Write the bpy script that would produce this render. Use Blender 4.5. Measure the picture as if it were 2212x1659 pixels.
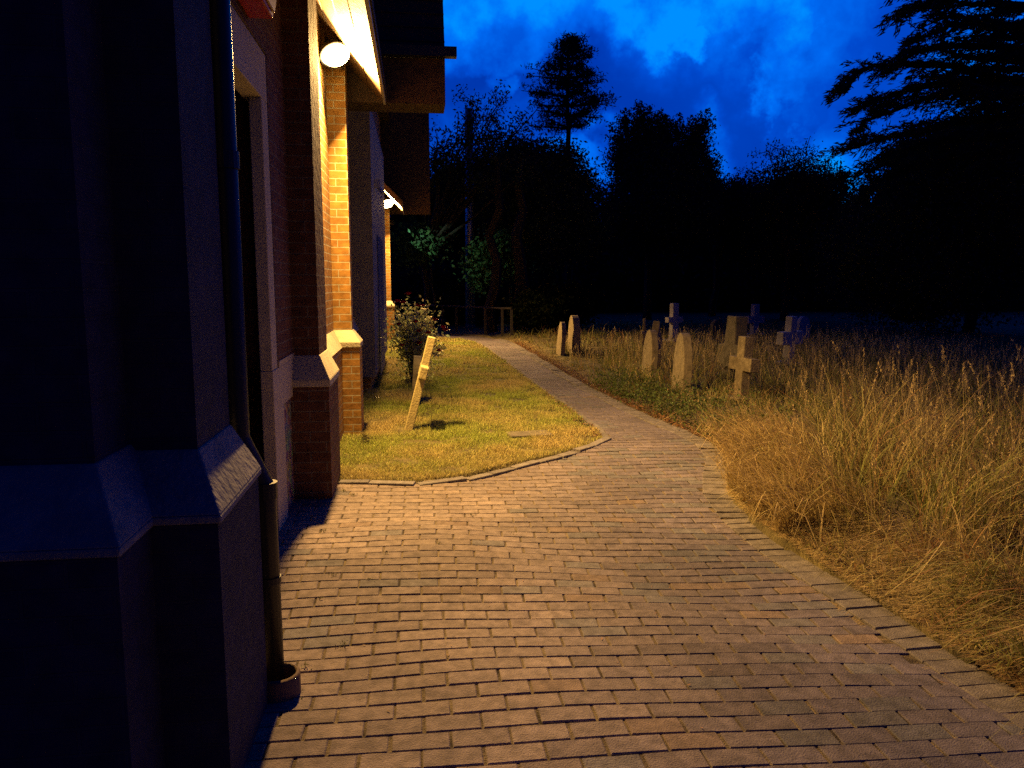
import bpy, bmesh, math, random
import numpy as np
from mathutils import Vector, Matrix, noise
R = math.radians
random.seed(7); rng = np.random.default_rng(7)
S = bpy.context.scene
for o in list(bpy.data.objects): bpy.data.objects.remove(o)

# ------------------------------------------------------------------ camera
EYE = 1.57; FPX = 1922 * 2212 / 2560; PITCH = R(7.5); YAW = R(7.1)
cd = bpy.data.cameras.new('camera'); cam = bpy.data.objects.new('camera', cd)
S.collection.objects.link(cam); S.camera = cam
cam.location = (0, 0, EYE); cam.rotation_euler = (R(90) - PITCH, 0, -YAW)
cd.sensor_width = 36; cd.lens = 36 * 1922 / 2560; cd.clip_end = 900; cd.clip_start = 0.05

# ------------------------------------------------------------------ dusk sky
LAMP_W = 640
w = bpy.data.worlds.new("World"); S.world = w; w.use_nodes = True
nt = w.node_tree; nt.nodes.clear()
def N(nt, t, **k):
    n = nt.nodes.new(t)
    for a, b in k.items():
        if a.startswith('i_'): n.inputs[a[2:].replace('_', ' ')].default_value = b
        else: setattr(n, a, b)
    return n
def ray(px, py):
    u = (px - 1106) / FPX; v = (829.5 - py) / FPX
    D = math.cos(PITCH) + v * math.sin(PITCH); Z = v * math.cos(PITCH) - math.sin(PITCH)
    return Vector((u * math.cos(YAW) + D * math.sin(YAW), -u * math.sin(YAW) + D * math.cos(YAW), Z))
def at(px, py, x=None, y=None, z=None):          # a point of the place measured off the photograph
    r = ray(px, py)
    t = x / r.x if x is not None else y / r.y if y is not None else (z - EYE) / r.z
    return Vector((0, 0, EYE)) + r * t
def build_sky():
    L = nt.links.new
    out = N(nt, 'ShaderNodeOutputWorld'); bg = N(nt, 'ShaderNodeBackground')
    sky = N(nt, 'ShaderNodeTexSky'); sky.sky_type = 'NISHITA'; sky.sun_disc = False
    sky.sun_elevation = R(-2); sky.sun_rotation = R(-60)
    tc = N(nt, 'ShaderNodeTexCoord')
    # domain-warped direction gives the clouds their torn edges
    n1 = N(nt, 'ShaderNodeTexNoise'); n1.inputs['Scale'].default_value = 5.2; n1.inputs['Detail'].default_value = 8; n1.inputs['Roughness'].default_value = .58
    L(tc.outputs['Generated'], n1.inputs['Vector'])
    sub = N(nt, 'ShaderNodeVectorMath', operation='SUBTRACT'); sub.inputs[1].default_value = (.5, .5, .5); L(n1.outputs['Color'], sub.inputs[0])
    sc = N(nt, 'ShaderNodeVectorMath', operation='SCALE'); sc.inputs['Scale'].default_value = .30; L(sub.outputs[0], sc.inputs[0])
    add = N(nt, 'ShaderNodeVectorMath', operation='ADD'); L(tc.outputs['Generated'], add.inputs[0]); L(sc.outputs[0], add.inputs[1])
    nrm = N(nt, 'ShaderNodeVectorMath', operation='NORMALIZE'); L(add.outputs[0], nrm.inputs[0])
    # openings in the cloud: direction, angular radius (deg), strength
    gaps = [((990, 10), 5, .9), ((1090, 50), 4, .7), ((1200, 10), 5, .65), ((1330, 25), 5, .9), ((1420, 80), 4, 1.), ((1475, 150), 2.2, .9), ((1540, 30), 4, .8), ((1600, 20), 5, .9),
            ((1700, 110), 3, .8), ((1750, 30), 6, .6), ((1850, 80), 6, .55), ((1745, 160), 2.2, .7), ((1850, 270), 2.6, .6), ((1015, 130), 2.0, .7), ((1060, 190), 1.6, .5),
            ((1160, 90), 2, .6), ((1240, 345), 2.5, .55), ((1530, 400), 5, .5), ((1850, 410), 6, .8), ((1060, 380), 6, .45), ((2150, 120), 9, .5), ((1120, -120), 9, .9), ((1500, -150), 12, .9), ((1800, -200), 12, .6)]
    acc = None
    for p, a, s in gaps:
        d = ray(*p).normalized()
        dot = N(nt, 'ShaderNodeVectorMath', operation='DOT_PRODUCT'); dot.inputs[1].default_value = d; L(nrm.outputs[0], dot.inputs[0])
        mr = N(nt, 'ShaderNodeMapRange'); mr.interpolation_type = 'SMOOTHSTEP'
        mr.inputs[1].default_value = math.cos(R(a * 1.0)); mr.inputs[2].default_value = math.cos(R(a * .35)); mr.inputs[3].default_value = 0; mr.inputs[4].default_value = s
        L(dot.outputs['Value'], mr.inputs[0])
        if acc is None: acc = mr.outputs[0]
        else:
            m = N(nt, 'ShaderNodeMath', operation='MAXIMUM'); L(acc, m.inputs[0]); L(mr.outputs[0], m.inputs[1]); acc = m.outputs[0]
    n2 = N(nt, 'ShaderNodeTexNoise'); n2.inputs['Scale'].default_value = 4; n2.inputs['Detail'].default_value = 6; L(tc.outputs['Generated'], n2.inputs['Vector'])
    mr2 = N(nt, 'ShaderNodeMapRange'); mr2.inputs[1].default_value = .35; mr2.inputs[2].default_value = .75; mr2.inputs[3].default_value = 0; mr2.inputs[4].default_value = .26; L(n2.outputs[0], mr2.inputs[0])
    n3 = N(nt, 'ShaderNodeTexNoise'); n3.inputs['Scale'].default_value = 8; n3.inputs['Detail'].default_value = 7; n3.inputs['Roughness'].default_value = .6; L(tc.outputs['Generated'], n3.inputs['Vector'])
    m3 = N(nt, 'ShaderNodeMapRange'); m3.inputs[1].default_value = .38; m3.inputs[2].default_value = .62; m3.inputs[3].default_value = .45; m3.inputs[4].default_value = 1.15; L(n3.outputs[0], m3.inputs[0])
    am = N(nt, 'ShaderNodeMath', operation='MULTIPLY'); L(acc, am.inputs[0]); L(m3.outputs[0], am.inputs[1])
    ad = N(nt, 'ShaderNodeMath', operation='ADD', use_clamp=True); L(am.outputs[0], ad.inputs[0]); L(mr2.outputs[0], ad.inputs[1])
    ramp = N(nt, 'ShaderNodeValToRGB'); e = ramp.color_ramp.elements
    e[0].position = 0; e[0].color = (0, .024, .36, 1); e[1].position = 1; e[1].color = (0, .27, 1.0, 1)
    k = e.new(.35); k.color = (0, .062, .60, 1)
    k = e.new(.7); k.color = (0, .14, .88, 1)
    L(ad.outputs[0], ramp.inputs[0])
    # unseen sky overhead and behind dimmed, less green behind, to cut its fill
    sep = N(nt, 'ShaderNodeSeparateXYZ'); L(tc.outputs['Generated'], sep.inputs[0])
    mz = N(nt, 'ShaderNodeMapRange'); mz.inputs[1].default_value = .45; mz.inputs[2].default_value = .95; mz.inputs[3].default_value = 1; mz.inputs[4].default_value = .10; L(sep.outputs['Z'], mz.inputs[0])
    my = N(nt, 'ShaderNodeMapRange'); my.inputs[1].default_value = .35; my.inputs[2].default_value = -.2; my.inputs[3].default_value = 1; my.inputs[4].default_value = .22; L(sep.outputs['Y'], my.inputs[0])
    mm = N(nt, 'ShaderNodeMath', operation='MULTIPLY'); L(mz.outputs[0], mm.inputs[0]); L(my.outputs[0], mm.inputs[1])
    mg = N(nt, 'ShaderNodeMapRange'); mg.inputs[1].default_value = .35; mg.inputs[2].default_value = -.1; mg.inputs[3].default_value = 1; mg.inputs[4].default_value = .25; L(sep.outputs['Y'], mg.inputs[0])
    cg = N(nt, 'ShaderNodeCombineXYZ'); cg.inputs[0].default_value = 1; cg.inputs[2].default_value = 1; L(mg.outputs[0], cg.inputs[1])
    vg = N(nt, 'ShaderNodeVectorMath', operation='MULTIPLY'); L(ramp.outputs[0], vg.inputs[0]); L(cg.outputs[0], vg.inputs[1])
    fc = N(nt, 'ShaderNodeVectorMath', operation='SCALE'); L(vg.outputs[0], fc.inputs[0]); L(mm.outputs[0], fc.inputs['Scale'])
    sk = N(nt, 'ShaderNodeVectorMath', operation='MULTIPLY'); sk.inputs[1].default_value = (.0, .04, .12); L(sky.outputs[0], sk.inputs[0])
    fin = N(nt, 'ShaderNodeVectorMath', operation='ADD'); L(fc.outputs[0], fin.inputs[0]); L(sk.outputs[0], fin.inputs[1])
    L(fin.outputs[0], bg.inputs['Color']); bg.inputs['Strength'].default_value = 1.0
    L(bg.outputs[0], out.inputs[0])
build_sky()
S.view_settings.view_transform = 'Standard'; S.view_settings.look = 'None'
S.view_settings.exposure = 0; S.view_settings.gamma = 1
S.render.engine = 'CYCLES'; S.cycles.max_bounces = 4; S.cycles.use_denoising = False; S.cycles.diffuse_bounces = 1
try: S.cycles.sample_clamp_indirect = .25
except Exception: pass

# ------------------------------------------------------------------ helpers
COL = S.collection
def tag(o, label=None, cat=None, group=None, kind=None):
    if label: o['label'] = label
    if cat: o['category'] = cat
    if group: o['group'] = group
    if kind: o['kind'] = kind
    return o
def empty(name, loc, label, cat, group=None, rz=0):
    o = bpy.data.objects.new(name, None); COL.objects.link(o); o.location = loc; o.rotation_euler = (0, 0, rz)
    o.empty_display_size = .1
    return tag(o, label, cat, group)
class MB:
    def __init__(s): s.v = []; s.f = []; s.c = []
    def add(s, vs, fs, col=None):
        b = len(s.v); s.v += [tuple(p) for p in vs]; s.f += [tuple(b + i for i in f) for f in fs]
        if col is not None: s.c += [col] * len(vs)
        return s
    def box(s, a, b, col=None, M=None):
        x0, y0, z0 = a; x1, y1, z1 = b
        vs = [(x0, y0, z0), (x1, y0, z0), (x1, y1, z0), (x0, y1, z0), (x0, y0, z1), (x1, y0, z1), (x1, y1, z1), (x0, y1, z1)]
        if M: vs = [M @ Vector(p) for p in vs]
        return s.add(vs, [(0, 3, 2, 1), (4, 5, 6, 7), (0, 1, 5, 4), (1, 2, 6, 5), (2, 3, 7, 6), (3, 0, 4, 7)], col)
    def hexa(s, lo, hi, col=None):     # lo / hi: four corners each
        return s.add(list(lo) + list(hi), [(0, 3, 2, 1), (4, 5, 6, 7), (0, 1, 5, 4), (1, 2, 6, 5), (2, 3, 7, 6), (3, 0, 4, 7)], col)
    def tube(s, pts, rad, n=8, cap=True, col=None):
        pts = [Vector(p) for p in pts]; rs = rad if isinstance(rad, (list, tuple)) else [rad] * len(pts)
        vs = []; prev = None
        for i, p in enumerate(pts):
            d = (pts[min(i + 1, len(pts) - 1)] - pts[max(i - 1, 0)]).normalized()
            a = prev if prev else (Vector((1, 0, 0)) if abs(d.x) < .8 else Vector((0, 1, 0)))
            a = (a - d * a.dot(d)).normalized(); prev = a; b = d.cross(a)
            vs += [p + (a * math.cos(2 * math.pi * k / n) + b * math.sin(2 * math.pi * k / n)) * rs[i] for k in range(n)]
        fs = [(i * n + k, i * n + (k + 1) % n, (i + 1) * n + (k + 1) % n, (i + 1) * n + k) for i in range(len(pts) - 1) for k in range(n)]
        if cap: fs += [tuple(range(n - 1, -1, -1)), tuple((len(pts) - 1) * n + k for k in range(n))]
        return s.add(vs, fs, col)
    def prism(s, poly, thick, M=None, col=None):   # poly in local (u, z), extruded along local v by +-thick/2
        n = len(poly); vs = [(u, -thick / 2, z) for u, z in poly] + [(u, thick / 2, z) for u, z in poly]
        if M: vs = [M @ Vector(p) for p in vs]
        fs = [tuple(range(n)), tuple(range(2 * n - 1, n - 1, -1))] + [(i, i + n, (i + 1) % n + n, (i + 1) % n) for i in range(n)]
        return s.add(vs, fs, col)
    def build(s, name, m, parent=None, smooth=False, bevel=0, kind=None):
        me = bpy.data.meshes.new(name); me.from_pydata(s.v, [], s.f); me.update()
        if s.c and len(s.c) == len(s.v):
            a = me.color_attributes.new('col', 'FLOAT_COLOR', 'POINT'); a.data.foreach_set('color', np.array([c + (1,) for c in s.c], dtype=np.float32).ravel())
        bm = bmesh.new(); bm.from_mesh(me); bmesh.ops.recalc_face_normals(bm, faces=bm.faces); bm.to_mesh(me); bm.free()
        if smooth: me.polygons.foreach_set('use_smooth', [True] * len(me.polygons))
        me.materials.append(m); o = bpy.data.objects.new(name, me); COL.objects.link(o)
        if bevel:
            b = o.modifiers.new('bevel', 'BEVEL'); b.width = bevel; b.segments = 2; b.limit_method = 'ANGLE'; b.angle_limit = R(40)
        if parent:
            o.parent = parent
        if kind: o['kind'] = kind
        return o
def fastmesh(name, V, F, m, cols=None, parent=None):
    """V (n,3), F (k,3|4) numpy, one colour per vertex"""
    me = bpy.data.meshes.new(name); nf, k = F.shape
    me.vertices.add(len(V)); me.vertices.foreach_set('co', V.astype(np.float32).ravel())
    me.loops.add(nf * k); me.loops.foreach_set('vertex_index', F.astype(np.int32).ravel())
    me.polygons.add(nf); me.polygons.foreach_set('loop_start', np.arange(nf, dtype=np.int32) * k)
    me.update(calc_edges=True)
    if cols is not None:
        a = me.color_attributes.new('col', 'FLOAT_COLOR', 'POINT')
        a.data.foreach_set('color', np.concatenate([cols, np.ones((len(V), 1))], 1).astype(np.float32).ravel())
    me.materials.append(m); o = bpy.data.objects.new(name, me); COL.objects.link(o)
    if parent: o.parent = parent
    return o

# ------------------------------------------------------------------ materials
def mat(name, base=(.5, .5, .5), rough=.8, metal=0, noise_amt=0, nscale=8, bump=0, bscale=30, col2=None, attr=False, spec=.3, trans=0, emit=None, es=0):
    m = bpy.data.materials.new(name); m.use_nodes = True; t = m.node_tree; L = t.links.new
    p = t.nodes['Principled BSDF']; p.inputs['Roughness'].default_value = rough; p.inputs['Metallic'].default_value = metal
    p.inputs['Specular IOR Level'].default_value = spec; p.inputs['Base Color'].default_value = (*base, 1)
    tc = N(t, 'ShaderNodeTexCoord'); src = None
    if attr:
        a = N(t, 'ShaderNodeAttribute', attribute_name='col'); src = a.outputs['Color']
    if noise_amt or col2:
        n = N(t, 'ShaderNodeTexNoise'); n.inputs['Scale'].default_value = nscale; n.inputs['Detail'].default_value = 8; n.inputs['Roughness'].default_value = .65
        L(tc.outputs['Object'], n.inputs['Vector'])
        r = N(t, 'ShaderNodeValToRGB'); c2 = col2 or tuple(c * (1 - noise_amt) for c in base); c1 = base if col2 else tuple(min(1, c * (1 + noise_amt)) for c in base)
        if attr: c1 = (1 + noise_amt,) * 3; c2 = (1 - noise_amt,) * 3
        r.color_ramp.elements[0].position = .36; r.color_ramp.elements[1].position = .64
        r.color_ramp.elements[0].color = (*c2, 1); r.color_ramp.elements[1].color = (*c1, 1); L(n.outputs[0], r.inputs[0])
        if src:
            mx = N(t, 'ShaderNodeMixRGB', blend_type='MULTIPLY'); mx.inputs[0].default_value = 1; L(src, mx.inputs[1]); L(r.outputs[0], mx.inputs[2]); src = mx.outputs[0]
        else: src = r.outputs[0]
    if src: L(src, p.inputs['Base Color'])
    if bump:
        n = N(t, 'ShaderNodeTexNoise'); n.inputs['Scale'].default_value = bscale; n.inputs['Detail'].default_value = 7
        L(tc.outputs['Object'], n.inputs['Vector']); b = N(t, 'ShaderNodeBump'); b.inputs['Strength'].default_value = bump; b.inputs['Distance'].default_value = .02
        L(n.outputs[0], b.inputs['Height']); L(b.outputs[0], p.inputs['Normal'])
    if trans:
        tr = N(t, 'ShaderNodeBsdfTranslucent'); mx = N(t, 'ShaderNodeMixShader'); mx.inputs[0].default_value = trans
        if src: L(src, tr.inputs['Color'])
        else: tr.inputs['Color'].default_value = (*base, 1)
        L(p.outputs[0], mx.inputs[1]); L(tr.outputs[0], mx.inputs[2]); L(mx.outputs[0], t.nodes['Material Output'].inputs[0])
    if emit:
        p.inputs['Emission Color'].default_value = (*emit, 1); p.inputs['Emission Strength'].default_value = es
    return m
def brick_mat(name, c1, c2, mortar, phx=.0, phy=.0, phz=.0):
    m = bpy.data.materials.new(name); m.use_nodes = True; t = m.node_tree; L = t.links.new; p = t.nodes['Principled BSDF']
    p.inputs['Roughness'].default_value = .85; p.inputs['Specular IOR Level'].default_value = .25
    tc = N(t, 'ShaderNodeTexCoord'); g = N(t, 'ShaderNodeNewGeometry'); s = N(t, 'ShaderNodeSeparateXYZ'); sn = N(t, 'ShaderNodeSeparateXYZ')
    L(tc.outputs['Object'], s.inputs[0]); L(g.outputs['True Normal'], sn.inputs[0])
    ab = N(t, 'ShaderNodeMath', operation='ABSOLUTE'); L(sn.outputs['X'], ab.inputs[0]); gt = N(t, 'ShaderNodeMath', operation='GREATER_THAN'); gt.inputs[1].default_value = .6; L(ab.outputs[0], gt.inputs[0])
    ax = N(t, 'ShaderNodeMath', operation='ADD'); ax.inputs[1].default_value = phx; L(s.outputs['X'], ax.inputs[0])
    ay = N(t, 'ShaderNodeMath', operation='ADD'); ay.inputs[1].default_value = phy; L(s.outputs['Y'], ay.inputs[0])
    az = N(t, 'ShaderNodeMath', operation='ADD'); az.inputs[1].default_value = phz; L(s.outputs['Z'], az.inputs[0])
    mx = N(t, 'ShaderNodeMix'); mx.data_type = 'FLOAT'; L(gt.outputs[0], mx.inputs['Factor']); L(ax.outputs[0], mx.inputs['A']); L(ay.outputs[0], mx.inputs['B'])
    wn = N(t, 'ShaderNodeTexNoise'); wn.inputs['Scale'].default_value = 9; L(tc.outputs['Object'], wn.inputs['Vector'])
    ws = N(t, 'ShaderNodeVectorMath', operation='SCALE'); ws.inputs['Scale'].default_value = .008; L(wn.outputs['Color'], ws.inputs[0])
    cb = N(t, 'ShaderNodeCombineXYZ'); L(mx.outputs['Result'], cb.inputs[0]); L(az.outputs[0], cb.inputs[1])
    va = N(t, 'ShaderNodeVectorMath', operation='ADD'); L(cb.outputs[0], va.inputs[0]); L(ws.outputs[0], va.inputs[1])
    br = N(t, 'ShaderNodeTexBrick'); br.offset = .5; br.inputs['Scale'].default_value = 1; br.inputs['Brick Width'].default_value = .225; br.inputs['Row Height'].default_value = .075
    br.inputs['Mortar Size'].default_value = .0055; br.inputs['Mortar Smooth'].default_value = .15; br.inputs['Bias'].default_value = 0
    br.inputs['Color1'].default_value = (*c1, 1); br.inputs['Color2'].default_value = (*c2, 1); br.inputs['Mortar'].default_value = (*mortar, 1)
    L(va.outputs[0], br.inputs['Vector'])
    n = N(t, 'ShaderNodeTexNoise'); n.inputs['Scale'].default_value = 14; n.inputs['Detail'].default_value = 8; L(tc.outputs['Object'], n.inputs['Vector'])
    mr = N(t, 'ShaderNodeMapRange'); mr.inputs[1].default_value = .3; mr.inputs[2].default_value = .7; mr.inputs[3].default_value = .7; mr.inputs[4].default_value = 1.2; L(n.outputs[0], mr.inputs[0])
    sc = N(t, 'ShaderNodeVectorMath', operation='SCALE'); L(br.outputs['Color'], sc.inputs[0]); L(mr.outputs[0], sc.inputs['Scale']); L(sc.outputs[0], p.inputs['Base Color'])
    inv = N(t, 'ShaderNodeMath', operation='MULTIPLY_ADD'); inv.inputs[1].default_value = -.8; inv.inputs[2].default_value = 1; L(br.outputs['Fac'], inv.inputs[0])
    nn = N(t, 'ShaderNodeMath', operation='MULTIPLY_ADD'); nn.inputs[1].default_value = .35; L(n.outputs[0], nn.inputs[0]); L(inv.outputs[0], nn.inputs[2])
    b = N(t, 'ShaderNodeBump'); b.inputs['Strength'].default_value = 1; b.inputs['Distance'].default_value = .012; L(nn.outputs[0], b.inputs['Height']); L(b.outputs[0], p.inputs['Normal'])
    return m
M_DARK = brick_mat('shaded_brick', (.15, .065, .035), (.11, .045, .028), (.17, .13, .10), phx=.655, phz=.02)  # darker copy of the chapel brick, shade beside the door put into the colour
M_UNLIT = brick_mat('unlit_brick', (.034, .030, .062), (.026, .024, .050), (.036, .034, .058), phx=.655, phz=.02)  # near block's brick: its shade and bluish sky tint painted into the colour
M_BRICK = brick_mat('chapel_brick', (.52, .27, .06), (.42, .20, .045), (.64, .54, .32), phx=.655, phz=.02)
M_STONE = mat('cap_stone', (.62, .54, .33), .85, noise_amt=.10, nscale=9, bump=.25, bscale=70)
M_LEDGE = mat('shaded_weathered_ledge', (.30, .27, .24), .9, nscale=5, bump=.5, bscale=38, col2=(.19, .18, .17))  # mottling is weathering; base darkened to paint in the near block's shade
M_PORCH = mat('porch_stone', (.36, .32, .26), .85, noise_amt=.12, nscale=6, bump=.25, bscale=50)
M_TIMBER = mat('dark_timber', (.055, .035, .022), .7, noise_amt=.3, nscale=12, bump=.2, bscale=40)
M_SOFFIT = mat('soffit_board', (.24, .15, .075), .75, noise_amt=.18, nscale=16, bump=.2, bscale=35)
M_FASCIA = mat('fascia_paint', (.55, .53, .5), .5, noise_amt=.15)
M_ROOF = mat('roof_tile', (.06, .045, .04), .85, noise_amt=.35, nscale=20, bump=.5, bscale=30)
M_DOOR = mat('door_paint', (.10, .12, .2), .55, noise_amt=.12, nscale=20)
M_PIPE = mat('pipe_paint', (.012, .012, .016), .42, spec=.5, bump=.05, bscale=60)
M_STEEL = mat('galvanised', (.5, .5, .5), .4, metal=.8, noise_amt=.2)
M_WHITE = mat('white_plastic', (.7, .7, .68), .4, spec=.5)
M_WEB = mat('dusty_thread', (.16, .15, .13), .9)
M_RED = mat('red_plastic', (.42, .03, .02), .4, spec=.5)
M_CREAM = mat('cream_plastic', (.55, .38, .20), .45, noise_amt=.1, spec=.5)
M_GRAVE = mat('weathered_limestone', (.36, .29, .17), .9, noise_amt=.0, nscale=11, bump=.5, bscale=45, col2=(.19, .15, .085))
M_SAND = mat('yellow_sandstone', (.68, .56, .23), .85, noise_amt=.12, nscale=9, bump=.3, bscale=50)
M_GRAVE2 = mat('dark_headstone', (.20, .17, .12), .9, nscale=13, bump=.5, bscale=45, col2=(.11, .095, .06))
M_MARBLE = mat('pale_marble', (.42, .4, .4), .7, noise_amt=.15, nscale=9)
M_CLAY = mat('clay_pot', (.16, .10, .06), .8, noise_amt=.2)
M_WOOD = mat('rail_wood', (.04, .034, .03), .85, noise_amt=.25, nscale=30)
M_BARK = mat('bark', (.022, .018, .014), .9, noise_amt=.3)
M_LEAF = mat('tree_leaf', attr=True, rough=.9, noise_amt=.0, spec=.0, trans=.15)
M_ROSELEAF = mat('rose_leaf', attr=True, rough=.45, spec=.5, trans=.42)
M_PETAL = mat('rose_petal', (.55, .02, .05), .6, noise_amt=.35, nscale=60, spec=.2)
M_BLADE = mat('grass_blade', attr=True, rough=.65, spec=.25, trans=.25)
M_PAVER = mat('concrete_paver', attr=True, rough=.9, noise_amt=.28, nscale=18, bump=.4, bscale=160)
M_GLASS = mat('lamp_glass', (1, .8, .5), .3, emit=(1, .66, .24), es=60)
M_COOLG = mat('floodlight_glass', (1, 1, 1), .3, emit=(.7, 1, .8), es=5)

def rubble():
    m = bpy.data.materials.new('flint_panel'); m.use_nodes = True; t = m.node_tree; L = t.links.new; p = t.nodes['Principled BSDF']; p.inputs['Roughness'].default_value = .6
    tc = N(t, 'ShaderNodeTexCoord'); v = N(t, 'ShaderNodeTexVoronoi'); v.inputs['Scale'].default_value = 17; L(tc.outputs['Object'], v.inputs['Vector'])
    r = N(t, 'ShaderNodeValToRGB'); r.color_ramp.elements[0].color = (.05, .045, .05, 1); r.color_ramp.elements[1].color = (.4, .36, .34, 1); r.color_ramp.elements[1].position = .55
    L(v.outputs['Distance'], r.inputs[0]); mx = N(t, 'ShaderNodeMixRGB', blend_type='MULTIPLY'); mx.inputs[0].default_value = .7; L(r.outputs[0], mx.inputs[1]); L(v.outputs['Color'], mx.inputs[2])
    L(mx.outputs[0], p.inputs['Base Color']); b = N(t, 'ShaderNodeBump'); b.invert = True; b.inputs['Distance'].default_value = .03; L(v.outputs['Distance'], b.inputs['Height']); L(b.outputs[0], p.inputs['Normal'])
    return m
M_FLINT = rubble()

# ------------------------------------------------------------------ lie of the land
def gz(x, y):        # paving surface: gently uneven
    s = .008 * math.sin(1.7 * x + .6 * y) + .008 * math.sin(2.9 * y - 1.3 * x + 1) + .004 * math.sin(5.1 * x + 4.3 * y)
    b = max(0, 1 - ((y - 4.6) / 2.4) ** 2)
    return s - .045 * b * max(0, x - .1) / 1.6
PATH_L = [(-.62, 6.10), (-.38, 6.07), (-.02, 5.99), (.36, 6.12), (.78, 6.45), (1.25, 6.79), (1.63, 7.14), (1.86, 7.45), (1.90, 7.93), (1.90, 9.13), (1.83, 10.74), (1.77, 12.67), (1.74, 15.4), (1.66, 18.1), (1.50, 20.4), (1.15, 21.5), (.4, 22.3), (-1.2, 23.0)]
PATH_R = [(2.34, -1), (2.32, 2.0), (2.31, 2.54), (2.29, 3.07), (2.27, 3.4), (2.26, 3.83), (2.25, 4.33), (2.25, 4.92), (2.33, 5.45), (2.54, 6.0), (2.80, 6.58), (2.88, 7.13), (2.80, 8.09), (2.68, 9.58), (2.60, 11.95), (2.57, 16.8), (2.56, 20.0), (2.35, 21.6), (1.7, 22.9), (.5, 23.8), (-1.0, 24.3)]
POLY = [(-1.5, -1)] + PATH_R + PATH_L[::-1] + [(-1.5, 6.1)]
def inpoly(x, y, P=POLY):
    c = False; j = len(P) - 1
    for i in range(len(P)):
        xi, yi = P[i]; xj, yj = P[j]
        if (yi > y) != (yj > y) and x < (xj - xi) * (y - yi) / (yj - yi) + xi: c = not c
        j = i
    return c
def edge_x(P, y):
    for (xa, ya), (xb, yb) in zip(P, P[1:]):
        if (ya <= y <= yb) or (yb <= y <= ya):
            return xa + (xb - xa) * (y - ya) / ((yb - ya) or 1e-9)
    return None
def right_of_path(y):
    e = edge_x(PATH_R[:18], y); return e if e is not None else (2.35 if y < 0 else 2.4)
def ground_h(x, y):
    n = noise.noise(Vector((x * .35, y * .35, 3))) * .06 + noise.noise(Vector((x * 1.3, y * 1.3, 7))) * .02
    if inpoly(x, y): return -.14
    d = x - right_of_path(y)
    if d > 0: return .0 + min(.05, d * .1) + n * min(1, d) + .0
    if y > 5.8 and x < 2.2: return .012 + n * .25
    return -.02
def build_ground():
    xs = np.concatenate([np.linspace(-260, -12, 12), np.linspace(-10, -1.6, 14), np.linspace(-1.45, 3.2, 94), np.linspace(3.4, 14, 54), np.linspace(15, 40, 20), np.linspace(45, 260, 12)])
    ys = np.concatenate([np.linspace(-200, -3, 10), np.linspace(-2, 10, 160), np.linspace(10.15, 26, 106), np.linspace(27, 60, 30), np.linspace(66, 400, 16)])
    V = []; 
    for y in ys:
        for x in xs: V.append((x, y, ground_h(x, y)))
    nx = len(xs); F = [(j * nx + i, j * nx + i + 1, (j + 1) * nx + i + 1, (j + 1) * nx + i) for j in range(len(ys) - 1) for i in range(nx - 1)]
    m = mat('turf_soil', (.20, .16, .06), .95, nscale=3.0, bump=.7, bscale=60, col2=(.055, .045, .02))
    o = fastmesh('ground', np.array(V), np.array(F), m); tag(o, kind='structure')
build_ground()

# paving: every paver modelled, inside one 'path' surface with its sand bed
def paver(B, c, u, L, W, z, tilt, col, h=.05):
    v = Vector((-u.y, u.x)); e = .004
    def P(a, b, dz): 
        q = Vector(c) + u * a + v * b
        return (q.x, q.y, z + dz + tilt[0] * a + tilt[1] * b)
    l, k = L / 2, W / 2
    vs = [P(-l, -k, -h), P(l, -k, -h), P(l, k, -h), P(-l, k, -h), P(-l, -k, -e), P(l, -k, -e), P(l, k, -e), P(-l, k, -e), P(-l + e, -k + e, 0), P(l - e, -k + e, 0), P(l - e, k - e, 0), P(-l + e, k - e, 0)]
    B.add(vs, [(0, 1, 5, 4), (1, 2, 6, 5), (2, 3, 7, 6), (3, 0, 4, 7), (4, 5, 9, 8), (5, 6, 10, 9), (6, 7, 11, 10), (7, 4, 8, 11), (8, 9, 10, 11)], col)
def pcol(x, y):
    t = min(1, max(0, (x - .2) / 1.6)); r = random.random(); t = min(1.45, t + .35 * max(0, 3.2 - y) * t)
    a = Vector((.275, .215, .172)); b = Vector((.158, .134, .148))  # b: darker right-hand pavers, their blue raised to stand for sky fill
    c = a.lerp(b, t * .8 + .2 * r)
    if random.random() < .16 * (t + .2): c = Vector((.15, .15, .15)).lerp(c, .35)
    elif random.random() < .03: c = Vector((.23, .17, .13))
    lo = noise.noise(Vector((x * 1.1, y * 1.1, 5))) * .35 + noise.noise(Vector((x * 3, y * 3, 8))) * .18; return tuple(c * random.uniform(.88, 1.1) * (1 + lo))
def yw(x, y):      # courses bow gently, as laid
    b = max(0, 1 - ((y - 4.8) / 2.6) ** 2)
    return y - .05 * b * max(0, x - .2) ** 1.3 + .018 * math.sin(1.1 * x + .7 * y) + .012 * math.sin(2.3 * x + 1.9 * y)
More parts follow.
